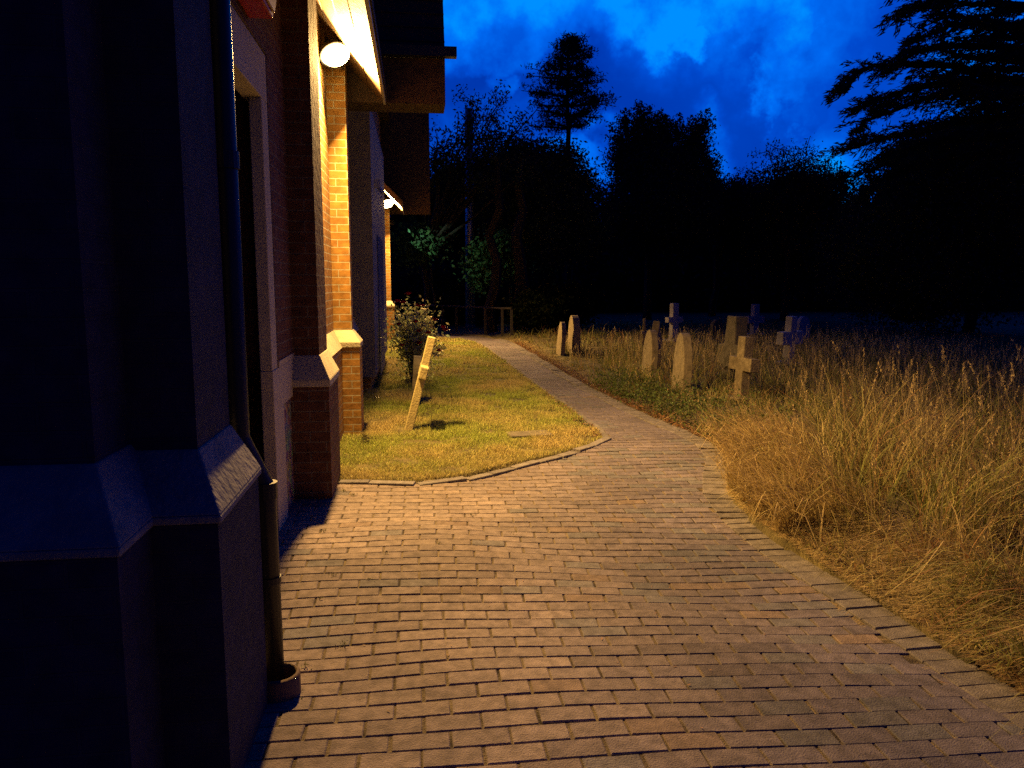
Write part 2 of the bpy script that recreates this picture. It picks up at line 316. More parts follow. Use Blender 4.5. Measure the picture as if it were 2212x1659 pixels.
def build_paving():
    B = MB(); row = 0; y = -.3
    while y < 23.6:
        off = (row % 2) * .1035 + random.uniform(-.006, .006); x = -1.45 + off
        while x < 3.1:
            cx = x + .1; X = cx; Y = yw(cx, y)
            if inpoly(cx, Y):
                er = right_of_path(Y)
                if Y > 21.4 or (cx < er - .12):
                    sl = (yw(cx + .1, y) - yw(cx - .1, y)) / .2; u = Vector((1, sl)).normalized()
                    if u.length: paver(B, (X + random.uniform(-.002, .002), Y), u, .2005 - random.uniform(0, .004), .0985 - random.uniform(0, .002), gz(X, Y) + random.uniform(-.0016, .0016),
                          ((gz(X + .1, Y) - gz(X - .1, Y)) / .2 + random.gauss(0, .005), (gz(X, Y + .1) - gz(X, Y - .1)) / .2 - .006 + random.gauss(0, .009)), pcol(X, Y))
            x += .2075
        y += .1025; row += 1
    # soldier course along the long grass and edging along the lawn
    def course(P, L, W, inset, dz, col, y0, y1, gap=.006):
        for (xa, ya), (xb, yb) in zip(P, P[1:]):
            a = Vector((xa, ya)); b = Vector((xb, yb)); d = (b - a); n = max(1, round(d.length / (W + gap))); d.normalize()
            nrm = Vector((-d.y, d.x)) * inset
            for i in range(n):
                c = a.lerp(b, (i + .5) / n) + nrm
                if y0 < c.y < y1: paver(B, tuple(c), Vector((d.y, -d.x)), L, (b - a).length / n - gap, gz(c.x, c.y) + dz + random.uniform(-.002, .003), (random.gauss(0, .02), random.gauss(0, .02)), tuple(Vector(col) * random.uniform(.8, 1.15)))
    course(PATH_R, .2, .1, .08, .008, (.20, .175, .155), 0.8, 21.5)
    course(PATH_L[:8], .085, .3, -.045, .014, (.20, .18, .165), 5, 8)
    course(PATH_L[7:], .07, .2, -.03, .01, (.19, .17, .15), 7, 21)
    o = B.build('path', M_PAVER); tag(o, kind='structure')
    # sand bed between the pavers
    V = []; F = []; xs = np.linspace(-1.5, 3.1, 70); ys = np.linspace(-1, 24.2, 360); ok = {}
    for j, yy in enumerate(ys):
        for i, xx in enumerate(xs):
            if inpoly(xx, yy) or inpoly(xx + .05, yy) or inpoly(xx - .05, yy): ok[(i, j)] = len(V); V.append((xx, yy, gz(xx, yy) - .0055 + .004 * noise.noise(Vector((xx * 9, yy * 9, 0)))))
    for j in range(len(ys) - 1):
        for i in range(len(xs) - 1):
            q = [(i, j), (i + 1, j), (i + 1, j + 1), (i, j + 1)]
            if all(k in ok for k in q): F.append([ok[k] for k in q])
    m = mat('joint_sand', (.30, .23, .13), .95, nscale=5, bump=.6, bscale=150, col2=(.035, .025, .015))
    o = fastmesh('path_bed', np.array(V), np.array(F), m); tag(o, kind='structure')
build_paving()

# ------------------------------------------------------------------ chapel
WX = -.88
chapel = empty('chapel', (-2.2, 11, 0), 'long brick chapel with stone-capped buttresses and boarded eaves beside the lawn', 'chapel')
def part(B, name, m, parent=chapel, **k):
    o = B.build(name, m, None, **k); o.parent = parent
    if parent is chapel: o.matrix_parent_inverse = Matrix.Translation(-chapel.location)
    return o
def cap_ring(B, x_in, xl, xu, yl, yu, ybl, ybu, z0, z1, lip=.05):
    # weathering: straight lip then a slope to the narrower upper shaft (front, side, back)
    B.box((x_in, yl, z0), (xl, ybl, z0 + lip))
    lo = [(x_in, yl, z0 + lip), (xl, yl, z0 + lip), (xl, ybl, z0 + lip), (x_in, ybl, z0 + lip)]
    hi = [(x_in, yu, z1), (xu, yu, z1), (xu, ybu, z1), (x_in, ybu, z1)]
    B.hexa(lo, hi)
def buttress(y0, xl, xu, m=None, x_in=WX, th=.26, fs=.09, capz=(.92, 1.09), ztop=3.80):
    yb = y0 + th + .10
    o = part(MB().box((x_in - .05, y0, -.2), (xl, yb, capz[0] + .003)), 'buttress', m or M_BRICK)
    part(MB().box((x_in - .05, y0 + fs, capz[0]), (xu, yb - .07, ztop)), 'upper_shaft', m or M_BRICK, o)
    B = MB(); cap_ring(B, x_in - .03, xl + .012, xu + .004, y0 - .012, y0 + fs - .004, yb + .012, yb - .066, capz[0], capz[1]); c = part(B, 'weathering_stone', M_STONE, o, bevel=.004)
    return o
# main wall (set back above the plinth), openings left for the door
part(MB().box((-1.6, 5.76, -.2), (WX, 23.0, 6.0)), 'wall', M_BRICK)
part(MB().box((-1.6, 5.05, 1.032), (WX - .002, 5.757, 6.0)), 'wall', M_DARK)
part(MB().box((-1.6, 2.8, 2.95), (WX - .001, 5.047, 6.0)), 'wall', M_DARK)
# plinth course with stone weathering, door side and between the buttresses
part(MB().box((-1.0, 6.15, -.2), (-.83, 7.96, 3.99)), 'wall', M_BRICK)
for (a, b) in ((6.245, 7.935), (8.30, 11.0)):
    pl = part(MB().box((WX - .02, a, -.2), (WX + (.125 if a < 8 else .075), b, .92)), 'plinth', M_BRICK)
    k_ = .05 if a < 8 else 0; c = MB().hexa([(WX - .02, a, .92), (WX + k_ + .085, a, .92), (WX + k_ + .085, b, .92), (WX - .02, b, .92)], [(WX - .02, a, 1.09), (WX + k_ + .004, a, 1.09), (WX + k_ + .004, b, 1.09), (WX - .02, b, 1.09)])
    part(c, 'weathering_stone', M_STONE, pl)
# flint panel and its stone surround between door and first buttress
part(MB().box((-.95, 5.22, -.2), (WX - .02, 5.765, .765)), 'flint_panel', M_FLINT)
st = MB().box((-.96, 4.87, -.2), (WX - .003, 5.22, 1.03)); st.box((-.96, 5.22, .765), (WX - .003, 5.76, 1.03)); st.box((-.96, 4.87, 1.03), (WX - .006, 5.065, 2.66))
st.hexa([(-1.0, 3.0, 2.66), (WX - .006, 3.0, 2.66), (WX - .006, 5.065, 2.66), (-1.0, 5.065, 2.66)], [(-1.0, 3.0, 2.945), (WX - .006, 3.0, 2.945), (WX - .006, 5.065, 2.945), (-1.0, 5.065, 2.945)])
part(st, 'door_surround', M_STONE, bevel=.006)
# the stone above the flint carries a sloped top
part(MB().hexa([(-.96, 5.07, 1.03), (WX + .0, 5.07, 1.03), (WX + .0, 5.75, 1.03), (-.96, 5.75, 1.03)], [(-.96, 5.07, 1.08), (WX + .004, 5.07, 1.07), (WX + .004, 5.75, 1.07), (-.96, 5.75, 1.08)]), 'weathering_stone', M_STONE)
door = part(MB().box((-1.12, 3.05, .02), (-1.05, 4.869, 2.655)), 'door', M_DOOR)
d2 = MB()
for yy in (3.2, 3.6, 4.0, 4.4): d2.box((-1.05, yy, .1), (-1.04, yy + .33, 2.55))
part(d2, 'door_board', M_DOOR, door)
for zz in (2.32, 1.27): 
    hb = MB().box((-1.05, 4.50, zz), (-1.025, 4.57, zz + .075)); hb.box((-1.05, 4.56, zz - .07), (-1.03, 4.585, zz + .03)); part(hb, 'hinge', M_WHITE, door)
part(MB().tube([(-1.03, 4.6, .9), (-1.03, 4.6, 1.22)], .008), 'pull_rod', M_STEEL, door)
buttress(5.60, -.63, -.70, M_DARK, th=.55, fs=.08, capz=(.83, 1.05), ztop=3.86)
buttress(7.93, -.575, -.655)
# near corner block, stepped plinth close to the camera
blk = part(MB().box((-4.5, 2.23, -.2), (-.575, 2.80, .89)), 'corner_buttress', M_UNLIT)
part(MB().box((-4.5, 2.39, .89), (-.665, 2.80, 6.0)), 'upper_shaft', M_UNLIT, blk)
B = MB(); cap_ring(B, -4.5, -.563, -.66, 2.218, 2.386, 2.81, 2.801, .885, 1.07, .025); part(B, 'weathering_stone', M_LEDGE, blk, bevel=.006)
blk2 = part(MB().box((-4.5, 1.98, -.2), (-.76, 2.229, .889)), 'corner_buttress', M_UNLIT)
part(MB().box((-4.5, 2.14, .889), (-.86, 2.389, 6.0)), 'upper_shaft', M_UNLIT, blk2)
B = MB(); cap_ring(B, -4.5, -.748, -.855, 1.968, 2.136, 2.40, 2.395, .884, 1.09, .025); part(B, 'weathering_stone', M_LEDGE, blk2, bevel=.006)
# rainwater pipe with a swan neck over the plinth
PX, PY = -.625, 2.90
pp = part(MB().tube([(PX - .03, PY, 5.9), (PX - .03, PY, 1.02), (PX - .027, PY, .99), (PX + .053, PY, .81), (PX + .056, PY, .78), (PX + .06, PY, -.02)], .037, 16), 'downpipe', M_PIPE, smooth=True)
for zz, dx in ((.80, .055), (2.0, -.03), (3.8, -.03)): part(MB().tube([(PX + dx, PY, zz - .03), (PX + dx, PY, zz + .03)], .044, 16), 'pipe_socket', M_PIPE, pp)
for zz, dx in ((.45, .058),): part(MB().tube([(PX + dx, PY, zz - .012), (PX + dx, PY, zz + .012)], .041, 16), 'pipe_bracket', M_PIPE, pp)
# porch with stone face on a low brick base
po = part(MB().box((WX - .02, 11.06, .235), (-.585, 15.8, 4.02)), 'porch', M_PORCH)
part(MB().box((WX - .02, 11.13, -.2), (-.65, 15.72, .232)), 'brick_base', M_BRICK, po)
part(MB().box((-.584, 12.3, .1), (-.57, 14.2, 2.3)), 'porch_door', M_DOOR, po)
se = MB().box((-.584, 11.9, 2.98), (-.50, 12.02, 3.10)); se.tube([(-.52, 11.96, 2.98), (-.46, 11.93, 2.9)], .035); part(se, 'motion_sensor', M_WHITE, po)
# sloping boarded eaves: unit over the first lamp, repeated over the second
def eaves(ya, yb, zt=3.43, xt=-.30):
    th = .035; x1 = -1.05; dz = (xt - x1) * 1.0
    o = part(MB().hexa([(x1, ya, zt + dz), (xt, ya, zt), (xt, yb, zt), (x1, yb, zt + dz)], [(x1, ya, zt + dz + th), (xt + .0, ya, zt + th), (xt + .0, yb, zt + th), (x1, yb, zt + dz + th)]), 'eaves_soffit', M_SOFFIT)
    b = MB()
    for k in range(5):
        u0 = k / 5; x = xt + (x1 - xt) * u0; z = zt + dz * u0
        b.box((x - .006, ya + .01, z - .002), (x + .006, yb - .01, z + .012))
    part(b, 'board_joint', M_TIMBER, o)
    part(MB().hexa([(x1, ya, zt + dz + th + .01), (xt + .04, ya - .03, zt + th - .02), (xt + .04, yb + .03, zt + th - .02), (x1, yb, zt + dz + th + .01)], [(x1, ya, zt + dz + th + .08), (xt + .04, ya - .03, zt + th + .05), (xt + .04, yb + .03, zt + th + .05), (x1, yb, zt + dz + th + .08)]), 'tiles', M_ROOF, o)
    part(MB().box((xt + .001, ya, zt - .022), (xt + .025, yb, zt + .10)), 'fascia', M_FASCIA, o)
    part(MB().hexa([(x1, ya - .025, zt + dz - .06), (xt, ya - .025, zt - .05), (xt, ya - .001, zt - .05), (x1, ya - .001, zt + dz - .06)], [(x1, ya - .025, zt + dz + .1), (xt, ya - .025, zt + .1), (xt, ya - .001, zt + .1), (x1, ya - .001, zt + dz + .1)]), 'bargeboard', M_SOFFIT, o)
    return o
eaves(4.3, 8.42); eaves(19.1, 21.6)
def gable(y0, xr, zb, zg, zr, slope, tag_='upper_gable', depth=.45):
    o = part(MB().box((WX - .1, y0, zb), (xr, y0 + depth, zg)), tag_, M_TIMBER)
    part(MB().box((WX - .1, y0 - .10, zg), (xr + .12, y0 - .003, zg + .10)), 'gutter', M_PIPE, o)
    dy = (zr - zg) / slope
    part(MB().hexa([(WX - .5, y0 - .02, zg + .02), (xr, y0 - .02, zg + .02), (xr, y0 + dy + .25, zg + .02), (WX - .5, y0 + dy + .25, zg + .02)], [(WX - .5, y0 + dy, zr), (xr, y0 + dy, zr), (xr, y0 + dy + .2, zr), (WX - .5, y0 + dy + .2, zr)]), 'roof', M_ROOF, o)
    ln = MB()
    for k in range(1, 16):
        zz = zg + .02 + k * (zr - zg) / 16; yy = y0 - .02 + (dy + .02) * (k / 16)
        ln.box((WX - .5, yy - .012, zz - .006), (xr + .002, yy + .01, zz + .006))
    part(ln, 'tile_course', M_ROOF, o)
    return o
gable(8.47, .345, 3.44, 3.90, 6.6, 1.9)
g2 = part(MB().box((WX - .1, 21.75, 3.46), (.44, 22.2, 7.4)), 'upper_gable', M_TIMBER)
# roof over the nave and the far pier
buttress(20.93, -.575, -.655)
part(MB().hexa([(-7, 2.0, 5.9), (-.62, 2.0, 5.9), (-.62, 23.1, 5.9), (-7, 23.1, 5.9)], [(-4.2, 2.0, 10), (-3.8, 2.0, 10), (-3.8, 23.1, 10), (-4.2, 23.1, 10)]), 'roof', M_ROOF)
part(MB().box((-6.5, 2.81, -.2), (-1.601, 22.99, 5.89)), 'wall', M_BRICK)

# ------------------------------------------------------------------ lamps on the chapel
def wall_lamp(x, y, z, label, watts, yaw=53, tilt=33):
    t = empty('wall_lamp', (x, y, z), label, 'lamp', 'oval bulkhead lamps under the chapel eaves'); t.rotation_euler = (R(tilt), 0, R(yaw)); inv = t.rotation_euler.to_matrix().inverted()
    rl = Matrix.Rotation(R(-18), 4, 'Y'); n = 24
    def ov(a, b, n=24): return [(a * math.cos(2 * math.pi * k / n), b * math.sin(2 * math.pi * k / n)) for k in range(n)]
    MB().prism(ov(.175, .12), .05, rl @ Matrix.Translation((0, .078, 0))).build('housing', M_PIPE, t, bevel=.006)
    d = MB(); rings = [(1.02, .055), (1.0, .02), (.95, .010), (.8, .005), (.45, .002), (.1, 0)]
    vs = [rl @ Vector((.145 * q * math.cos(2 * math.pi * k / n), yy, .098 * q * math.sin(2 * math.pi * k / n))) for q, yy in rings for k in range(n)]
    fs = [(i * n + k, i * n + (k + 1) % n, (i + 1) * n + (k + 1) % n, (i + 1) * n + k) for i in range(len(rings) - 1) for k in range(n)] + [tuple((len(rings) - 1) * n + k for k in range(n))]
    d.add(vs, fs); d.build('glass', M_GLASS, t, smooth=True)
    lp = inv @ Vector((0, .45, .02))
    MB().tube([(0, .07, 0), (lp.x * .5, .07 + lp.y * .3, -.03), tuple(lp)], .014, 8).build('bracket', M_PIPE, t)
    MB().tube([(0, .07, .05), tuple(inv @ Vector((-.05, .1, .1))), tuple(inv @ Vector((-.15, .2, .12))), tuple(inv @ Vector((-.16, .3, -.5)))], .005, 6).build('cable', M_PIPE, t)
    ld = bpy.data.lights.new('lamp_light', 'AREA'); ld.shape = 'ELLIPSE'; ld.size = .28; ld.size_y = .16; ld.energy = watts; ld.color = (1, .58, .18)
    lo = bpy.data.objects.new('lamp_light', ld); COL.objects.link(lo); lo.parent = t; lo.location = (0, -.004, 0); lo.rotation_euler = (R(-90), 0, 0)
    return t
wall_lamp(-.665, 7.50, 3.615, 'glaring orange lamp above the near lit brick buttress', LAMP_W)
wall_lamp(-.68, 20.60, 3.58, 'small distant glowing lamp above the rose bush at the far buttress', LAMP_W * 1.7, 14, 30)
# alarm box above the door
t = empty('alarm_box', (WX, 4.42, 3.0), 'red and cream alarm box on the brick wall above the door', 'alarm')
b = MB().prism([(-.20, .10), (-.14, .0), (.14, .0), (.24, .12), (.24, .42), (-.20, .42)], .13, Matrix.Translation((.065, 0, 0)) @ Matrix.Rotation(R(90), 4, 'Z')); b.build('housing', M_RED, t, bevel=.008)
b = MB().prism([(-.17, .11), (-.12, .03), (.13, .03), (.21, .13), (.21, .42), (-.17, .42)], .012, Matrix.Translation((.137, 0, 0)) @ Matrix.Rotation(R(90), 4, 'Z')); b.build('front_cover', M_CREAM, t, bevel=.003)
# gully pot under the downpipe
t = MB(); n = 20
rr = [(.085, -.1), (.085, .075), (.072, .085), (.066, .07), (.066, -.1)]
t.add([(r * math.cos(2 * math.pi * k / n), r * math.sin(2 * math.pi * k / n), z) for r, z in rr for k in range(n)], [(i * n + k, i * n + (k + 1) % n, (i + 1) * n + (k + 1) % n, (i + 1) * n + k) for i in range(4) for k in range(n)])
g = t.build('gully_pot', M_CLAY, smooth=True); g.location = (PX + .075, PY - .02, 0); tag(g, 'round clay gully collar at the foot of the black downpipe', 'gully')

# ------------------------------------------------------------------ gravestones
def gothic(wd, h, sp=.62, n=7):
    """pointed-arch slab outline, width wd, height h"""
    hw = wd / 2; zs = h - wd * .75
    L_ = [(-hw, -.25), (-hw, zs)]
    for k in range(1, n + 1):
        a = k / n; L_.append((-hw * (1 - a ** 1.6), zs + (h - zs) * math.sin(a * math.pi / 2)))
    return L_ + [(-x, z) for x, z in L_[::-1][1:]]
def rounded(wd, h, n=12):
    hw = wd / 2; return [(-hw, -.25), (-hw, h - hw)] + [(-hw * math.cos(math.pi * k / n), h - hw + hw * math.sin(math.pi * k / n)) for k in range(1, n)] + [(hw, h - hw), (hw, -.25)]
def crosspoly(wd, h, sw, ah, az):
    s = sw / 2; a = wd / 2
    return [(-s * 1.15, -.25), (-s, az), (-a, az), (-a, az + ah), (-s, az + ah), (-s, h), (s, h), (s, az + ah), (a, az + ah), (a, az), (s, az), (s * 1.15, -.25)]
def stone(name, loc, poly, th, label, cat, m=M_GRAVE, rz=0, lean=0, lean2=0, group=None, base=None):
    # local u axis runs along world y (the stones face the chapel)
    B = MB().prism(poly, th, Matrix.Rotation(R(90), 4, 'Z')); o = B.build(name, m, None, bevel=.008)
    if base:
        root = empty(name, loc, label, cat, group); o.name = 'shaft'; o.parent = root; root.rotation_euler = (R(lean2), R(lean), R(rz))
        MB().box((-base / 2, -base / 2, -.2), (base / 2, base / 2, .10)).build('plinth', m, root, bevel=.01); return root
    o.location = loc; o.rotation_euler = (R(lean2), R(lean), R(rz)); return tag(o, label, cat, group)
G = 'gravestones standing in the churchyard'
def ph(px, py, y): return at(px, py, y=y)
p = ph(1216, 697, 16.2); stone('headstone', (3.06, 16.2, .02), gothic(.55, p.z + .0), .09, 'narrow pointed headstone leaning right, left of the pair by the path', 'headstone', rz=0, lean=4, group=G)
p = ph(1240, 683, 16.4); stone('headstone', (3.40, 16.4, .02), gothic(.66, p.z), .15, 'tall upright pointed headstone, right of the pair by the path', 'headstone', rz=0, lean=.5, group=G)
p = ph(1410, 715, 11.8); stone('headstone', (3.66, 11.8, .02), gothic(.5, p.z), .10, 'weathered narrow headstone in long grass before a broken finial', 'headstone', lean=3, lean2=0, group=G)
p = ph(1456, 722, 10.5); stone('headstone', (3.74, 10.5, .02), gothic(.66, p.z), .12, 'broad pointed headstone in long grass leaning towards the path', 'headstone', lean=2, rz=-6, group=G)
p = ph(1418, 700, 13.2); stone('headstone', (p.x, 13.2, .02), [(-.12, -.2), (-.10, p.z - .55), (-.2, p.z - .35), (-.05, p.z - .12), (0, p.z + .04), (.06, p.z - .15), (.2, p.z - .35), (.1, p.z - .55), (.12, -.2)], .12, 'stone with a jagged broken finial behind the narrow headstone', 'headstone', rz=-35, group=G)
p = ph(1392, 690, 15.5); stone('grave_cross', (p.x, 15.5, .02), crosspoly(.34, p.z, .06, .06, p.z - .32), .05, 'very thin small cross rising from the grass left of the narrow headstone', 'cross', rz=-40, group=G)
p = ph(1626, 730, 9.45); stone('grave_cross', (4.17, 9.45, .0), crosspoly(.54, p.z + .02, .17, .17, p.z - .42), .13, 'pale plain stone cross lit orange at the front of the long grass', 'cross', rz=7, lean=3.5, group=G, base=.3)
# big ringed cross behind
p = ph(1600, 683, 11.2); h = p.z
B = MB(); Mz = Matrix.Rotation(R(90), 4, 'Z')
root = empty('grave_cross', (p.x - .10, 11.2, 0), 'tall dark carved ringed cross just behind the plain cross', 'cross', G, R(8)); root.rotation_euler = (R(0), R(3), R(8))
B.prism([(-.22, -.2), (-.15, h - .75), (-.34, h - .72), (-.34, h - .45), (-.16, h - .42), (-.13, h), (.13, h), (.16, h - .42), (.34, h - .45), (.34, h - .72), (.15, h - .75), (.22, -.2)], .20, Mz); B.build('shaft', M_GRAVE2, root, bevel=.015)
B = MB(); nn = 24
for k in range(nn):
    a0, a1 = 2 * math.pi * k / nn, 2 * math.pi * (k + 1) / nn; c = h - .585
    B.prism([(.27 * math.cos(a0), c + .27 * math.sin(a0)), (.27 * math.cos(a1), c + .27 * math.sin(a1)), (.20 * math.cos(a1), c + .20 * math.sin(a1)), (.20 * math.cos(a0), c + .20 * math.sin(a0))], .13, Mz)
B.build('ring', M_GRAVE2, root)
B = MB()
for k in range(9):
    z0 = .25 + k * (h - .9) / 9; B.prism([(-.10, z0), (0, z0 + .06), (.10, z0), (.10, z0 + .03), (0, z0 + .09), (-.10, z0 + .03)], .225, Mz)
B.build('carving', M_GRAVE2, root)
# pale crosses further back, lit only by the sky
p = ph(1706, 683, 13.6); stone('grave_cross', (p.x, 13.6, .0), crosspoly(.62, p.z, .17, .24, p.z - .52), .14, 'stout pale blue-grey cross alone right of the plain cross', 'cross', m=M_MARBLE, rz=-62, lean=3, group=G, base=.4)
p = ph(1457, 655, 19.5); stone('grave_cross', (p.x, 19.5, .0), crosspoly(.5, p.z, .2, .14, p.z - .5), .14, 'slender tall cross rising behind the broad pointed headstone', 'cross', m=M_MARBLE, rz=-66, group=G, base=.45)
p = ph(1632, 657, 21.5); stone('grave_cross', (p.x, 21.5, .0), crosspoly(.62, p.z, .2, .2, p.z - .55), .15, 'distant cross whose head shows above the ringed cross', 'cross', m=M_MARBLE, rz=-70, group=G, base=.45)
p = ph(1735, 683, 19.0); stone('headstone', (p.x, 19.0, .0), rounded(.5, p.z), .12, 'faint round-topped headstone right of the stout pale cross', 'headstone', m=M_MARBLE, rz=-60, group=G)
p = ph(1548, 690, 22.0); stone('headstone', (p.x, 22.0, .0), rounded(.45, p.z), .12, 'faint far headstone left of the ringed cross', 'headstone', m=M_GRAVE2, rz=-60, group=G)
# leaning cross on the lawn, seen edge on
p0 = Vector((-.10, 8.2, 0)); p1 = ph(933, 728, 8.2); ln = math.degrees(math.atan2(p1.x - p0.x, p1.z)); hh = math.hypot(p1.x - p0.x, p1.z)
stone('grave_cross', (p0.x, p0.y, .0), crosspoly(.46, hh, .12, .13, hh - .44), .085, 'yellow stone cross leaning steeply on the lawn, seen edge on', 'cross', m=M_SAND, lean=ln, rz=0, group=G)
p = ph(905, 768, 9.9); stone('headstone', (-.03, 9.9, 0), rounded(.40, p.z), .10, 'low dark slab on the lawn just behind the leaning cross', 'headstone', m=M_GRAVE2, lean=4, group=G)
p = ph(912, 666, 17.5); stone('headstone', (p.x, 17.5, 0), gothic(.60, p.z), .13, 'bright yellow pointed headstone half hidden behind the rose bush', 'headstone', lean=2, group=G)
p = ph(925, 684, 18.5); stone('headstone', (p.x, 18.5, 0), [(-.18, -.2), (-.18, p.z), (.18, p.z), (.18, -.2)], .2, 'small square-topped stone right behind the rose bush', 'headstone', lean=0, group=G)
o = MB().box((-.22, -.13, -.06), (.22, .13, .034)).build('stone_slab', M_GRAVE2, bevel=.01); o.location = (*at(1143, 942, z=0).xy, .0); o.rotation_euler = (0, 0, .1); tag(o, 'small flat stone slab sunk in the lawn near the path corner', 'slab')

# ------------------------------------------------------------------ rail fence at the end of the path
f = empty('rail_fence', (2.0, 23, 0), 'low wooden post and rail fence beyond the end of the path', 'fence')
pts = [at(1105, 728, z=0), at(1085, 727, z=0), at(1048, 724, z=0), at(986, 718, z=0), at(956, 716, z=0), at(918, 712, z=0)]
tops = []
for q in pts:
    B = MB().box((-.035, -.035, -.2), (.035, .035, .80)); o = B.build('post', M_WOOD, f); o.location = Vector((q.x, q.y, 0)) - f.location; tops.append(Vector((q.x, q.y, .83)))
B = MB().tube([t - f.location for t in tops], .03, 6); B.build('rail', M_WOOD, f)
# tall steel column among the trees
p = at(1013, 235, y=27); h = p.z
t = empty('steel_column', (p.x, 27, 0), 'tall slim pale steel column standing among the trees', 'mast')
MB().tube([(0, 0, -.2), (0, 0, h - .0)], [.17, .145], 14).build('shaft', M_STEEL, t, smooth=True)
MB().tube([(.06, 0, h), (.06, 0, h + .35)], .012, 6).build('spike', M_STEEL, t)

# ------------------------------------------------------------------ foliage
def quads(C, U, V, cols):
    """C centres, U,V half axes -> leaf quads (a pinched diamond)"""
    n = len(C); P = np.stack([C - U, C + V * .9, C + U, C - V * .9], 1).reshape(-1, 3)
    F = np.arange(n * 4).reshape(n, 4); return P, F, np.repeat(cols, 4, 0)
def unit(n):
    a = rng.normal(size=(n, 3)); return a / np.linalg.norm(a, axis=1, keepdims=True)
def leaves(C, size, base, var=.35, asp=.5, droop=None):
    n = len(C); U = unit(n)
    if droop is not None: U = U * .5 + droop; U /= np.linalg.norm(U, axis=1, keepdims=True)
    W = np.cross(U, unit(n)); W /= np.linalg.norm(W, axis=1, keepdims=True) + 1e-9
    s = size * rng.uniform(.6, 1.3, (n, 1)); cols = np.array(base)[None] * rng.uniform(1 - var, 1 + var, (n, 1)) * rng.uniform(.85, 1.15, (n, 3))
    return quads(C, U * s, W * s * asp, cols)
def lobes_points(lobes, n, spread=.30):
    vol = np.array([max(l[1]) * (l[1][0] + l[1][2]) for l in lobes]); k = rng.choice(len(lobes), n // 11 + 1, p=vol / vol.sum())
    d = unit(len(k)); r = rng.uniform(.72, 1.04, (len(k), 1)) ** 1
    c = np.array([lobes[i][0] for i in k]) + d * np.array([lobes[i][1] for i in k]) * r
    c = c[c[:, 2] > .1]
    P = np.repeat(c, 11, 0) + rng.normal(size=(len(c) * 11, 3)) * spread * np.array([1, 1, .8])
    return P
def limb(B, a, b, r0, r1, n=5, j=.03):
    a = Vector(a); b = Vector(b); pts = []
    for i in range(n + 1):
        t = i / n; q = a.lerp(b, t); q += Vector((random.uniform(-1, 1), random.uniform(-1, 1), 0)) * (b - a).length * j * (0 < i < n); pts.append(q)
    B.tube(pts, [r0 + (r1 - r0) * i / n for i in range(n + 1)], 6)
def core(lobes, k=.72):
    B = MB()
    for c, r in lobes:
        bm = bmesh.new(); bmesh.ops.create_icosphere(bm, subdivisions=3, radius=1)
        vs = []
        for v in bm.verts:
            d = v.co.copy(); f = (k if r[0] > 1.3 else k * .75) * (1 + .22 * noise.noise(d * 2.3 + Vector(c)) + .1 * noise.noise(d * 6 + Vector(c))); vs.append((c[0] + d.x * r[0] * f, c[1] + d.y * r[1] * f, c[2] + d.z * r[2] * f))
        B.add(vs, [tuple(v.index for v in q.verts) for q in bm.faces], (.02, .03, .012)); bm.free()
    return B
def tree(name, label, cat, base, lobes, n, size, col, trunk=.2, group='trees around the churchyard', cored=True, spikes=0, spread=.24, spl=.55):
    root = empty(name, (base[0], base[1], 0), label, cat, group); off = Vector((base[0], base[1], 0))
    L_ = [((c[0] - off.x, c[1] - off.y, c[2]), r) for c, r in lobes]
    P = lobes_points(L_, n, spread)
    if spikes:   # upright shoots that break the outline
        extra = []
        for _ in range(spikes):
            c, r = random.choice(L_); d = Vector((random.gauss(0, 1), random.gauss(0, 1), abs(random.gauss(.9, .6)))).normalized(); s = Vector((c[0] + d.x * r[0], c[1] + d.y * r[1], c[2] + d.z * r[2]))
            dirn = (d * .6 + Vector((0, 0, 1))).normalized(); ll = random.uniform(.4, 1.1) * spl
            for q in range(26): extra.append(tuple(s + dirn * ll * q / 26 + Vector((random.gauss(0, 1), random.gauss(0, 1), random.gauss(0, 1))) * .11 * (1.2 - q / 26)))
        P = np.concatenate([P, np.array(extra)])
    V, F, Cc = leaves(P, size, col)
    if cored:
        B = core(L_); cv = np.array(B.v); cf = np.array(B.f); o2 = None
        cf4 = np.concatenate([cf, cf[:, 2:3]], 1)
        me = B.build('inner_crown', M_LEAF, root)
    fastmesh('crown', V, F, M_LEAF, Cc, root)
    B = MB(); top = max(L_, key=lambda l: l[0][2])[0]
    limb(B, (0, 0, -.2), (top[0] * .5, top[1] * .5, top[2] * .7), trunk, trunk * .45)
    for c, r in L_: limb(B, (top[0] * .3, top[1] * .3, min(c[2], top[2]) * .5), c, trunk * .4, trunk * .12)
    B.build('trunk', M_BARK, root)
    return root
def lob(px, py, y, rx, rz, ry=None):
    """crown lobe: centre measured at distance y, radii given in photo pixels"""
    c = at(px, py, y=y); k = (c - Vector((0, 0, EYE))).length / FPX
    return ((c.x, c.y, c.z), (rx * k, (ry or rx) * k, rz * k))
DG = (.026, .040, .040)
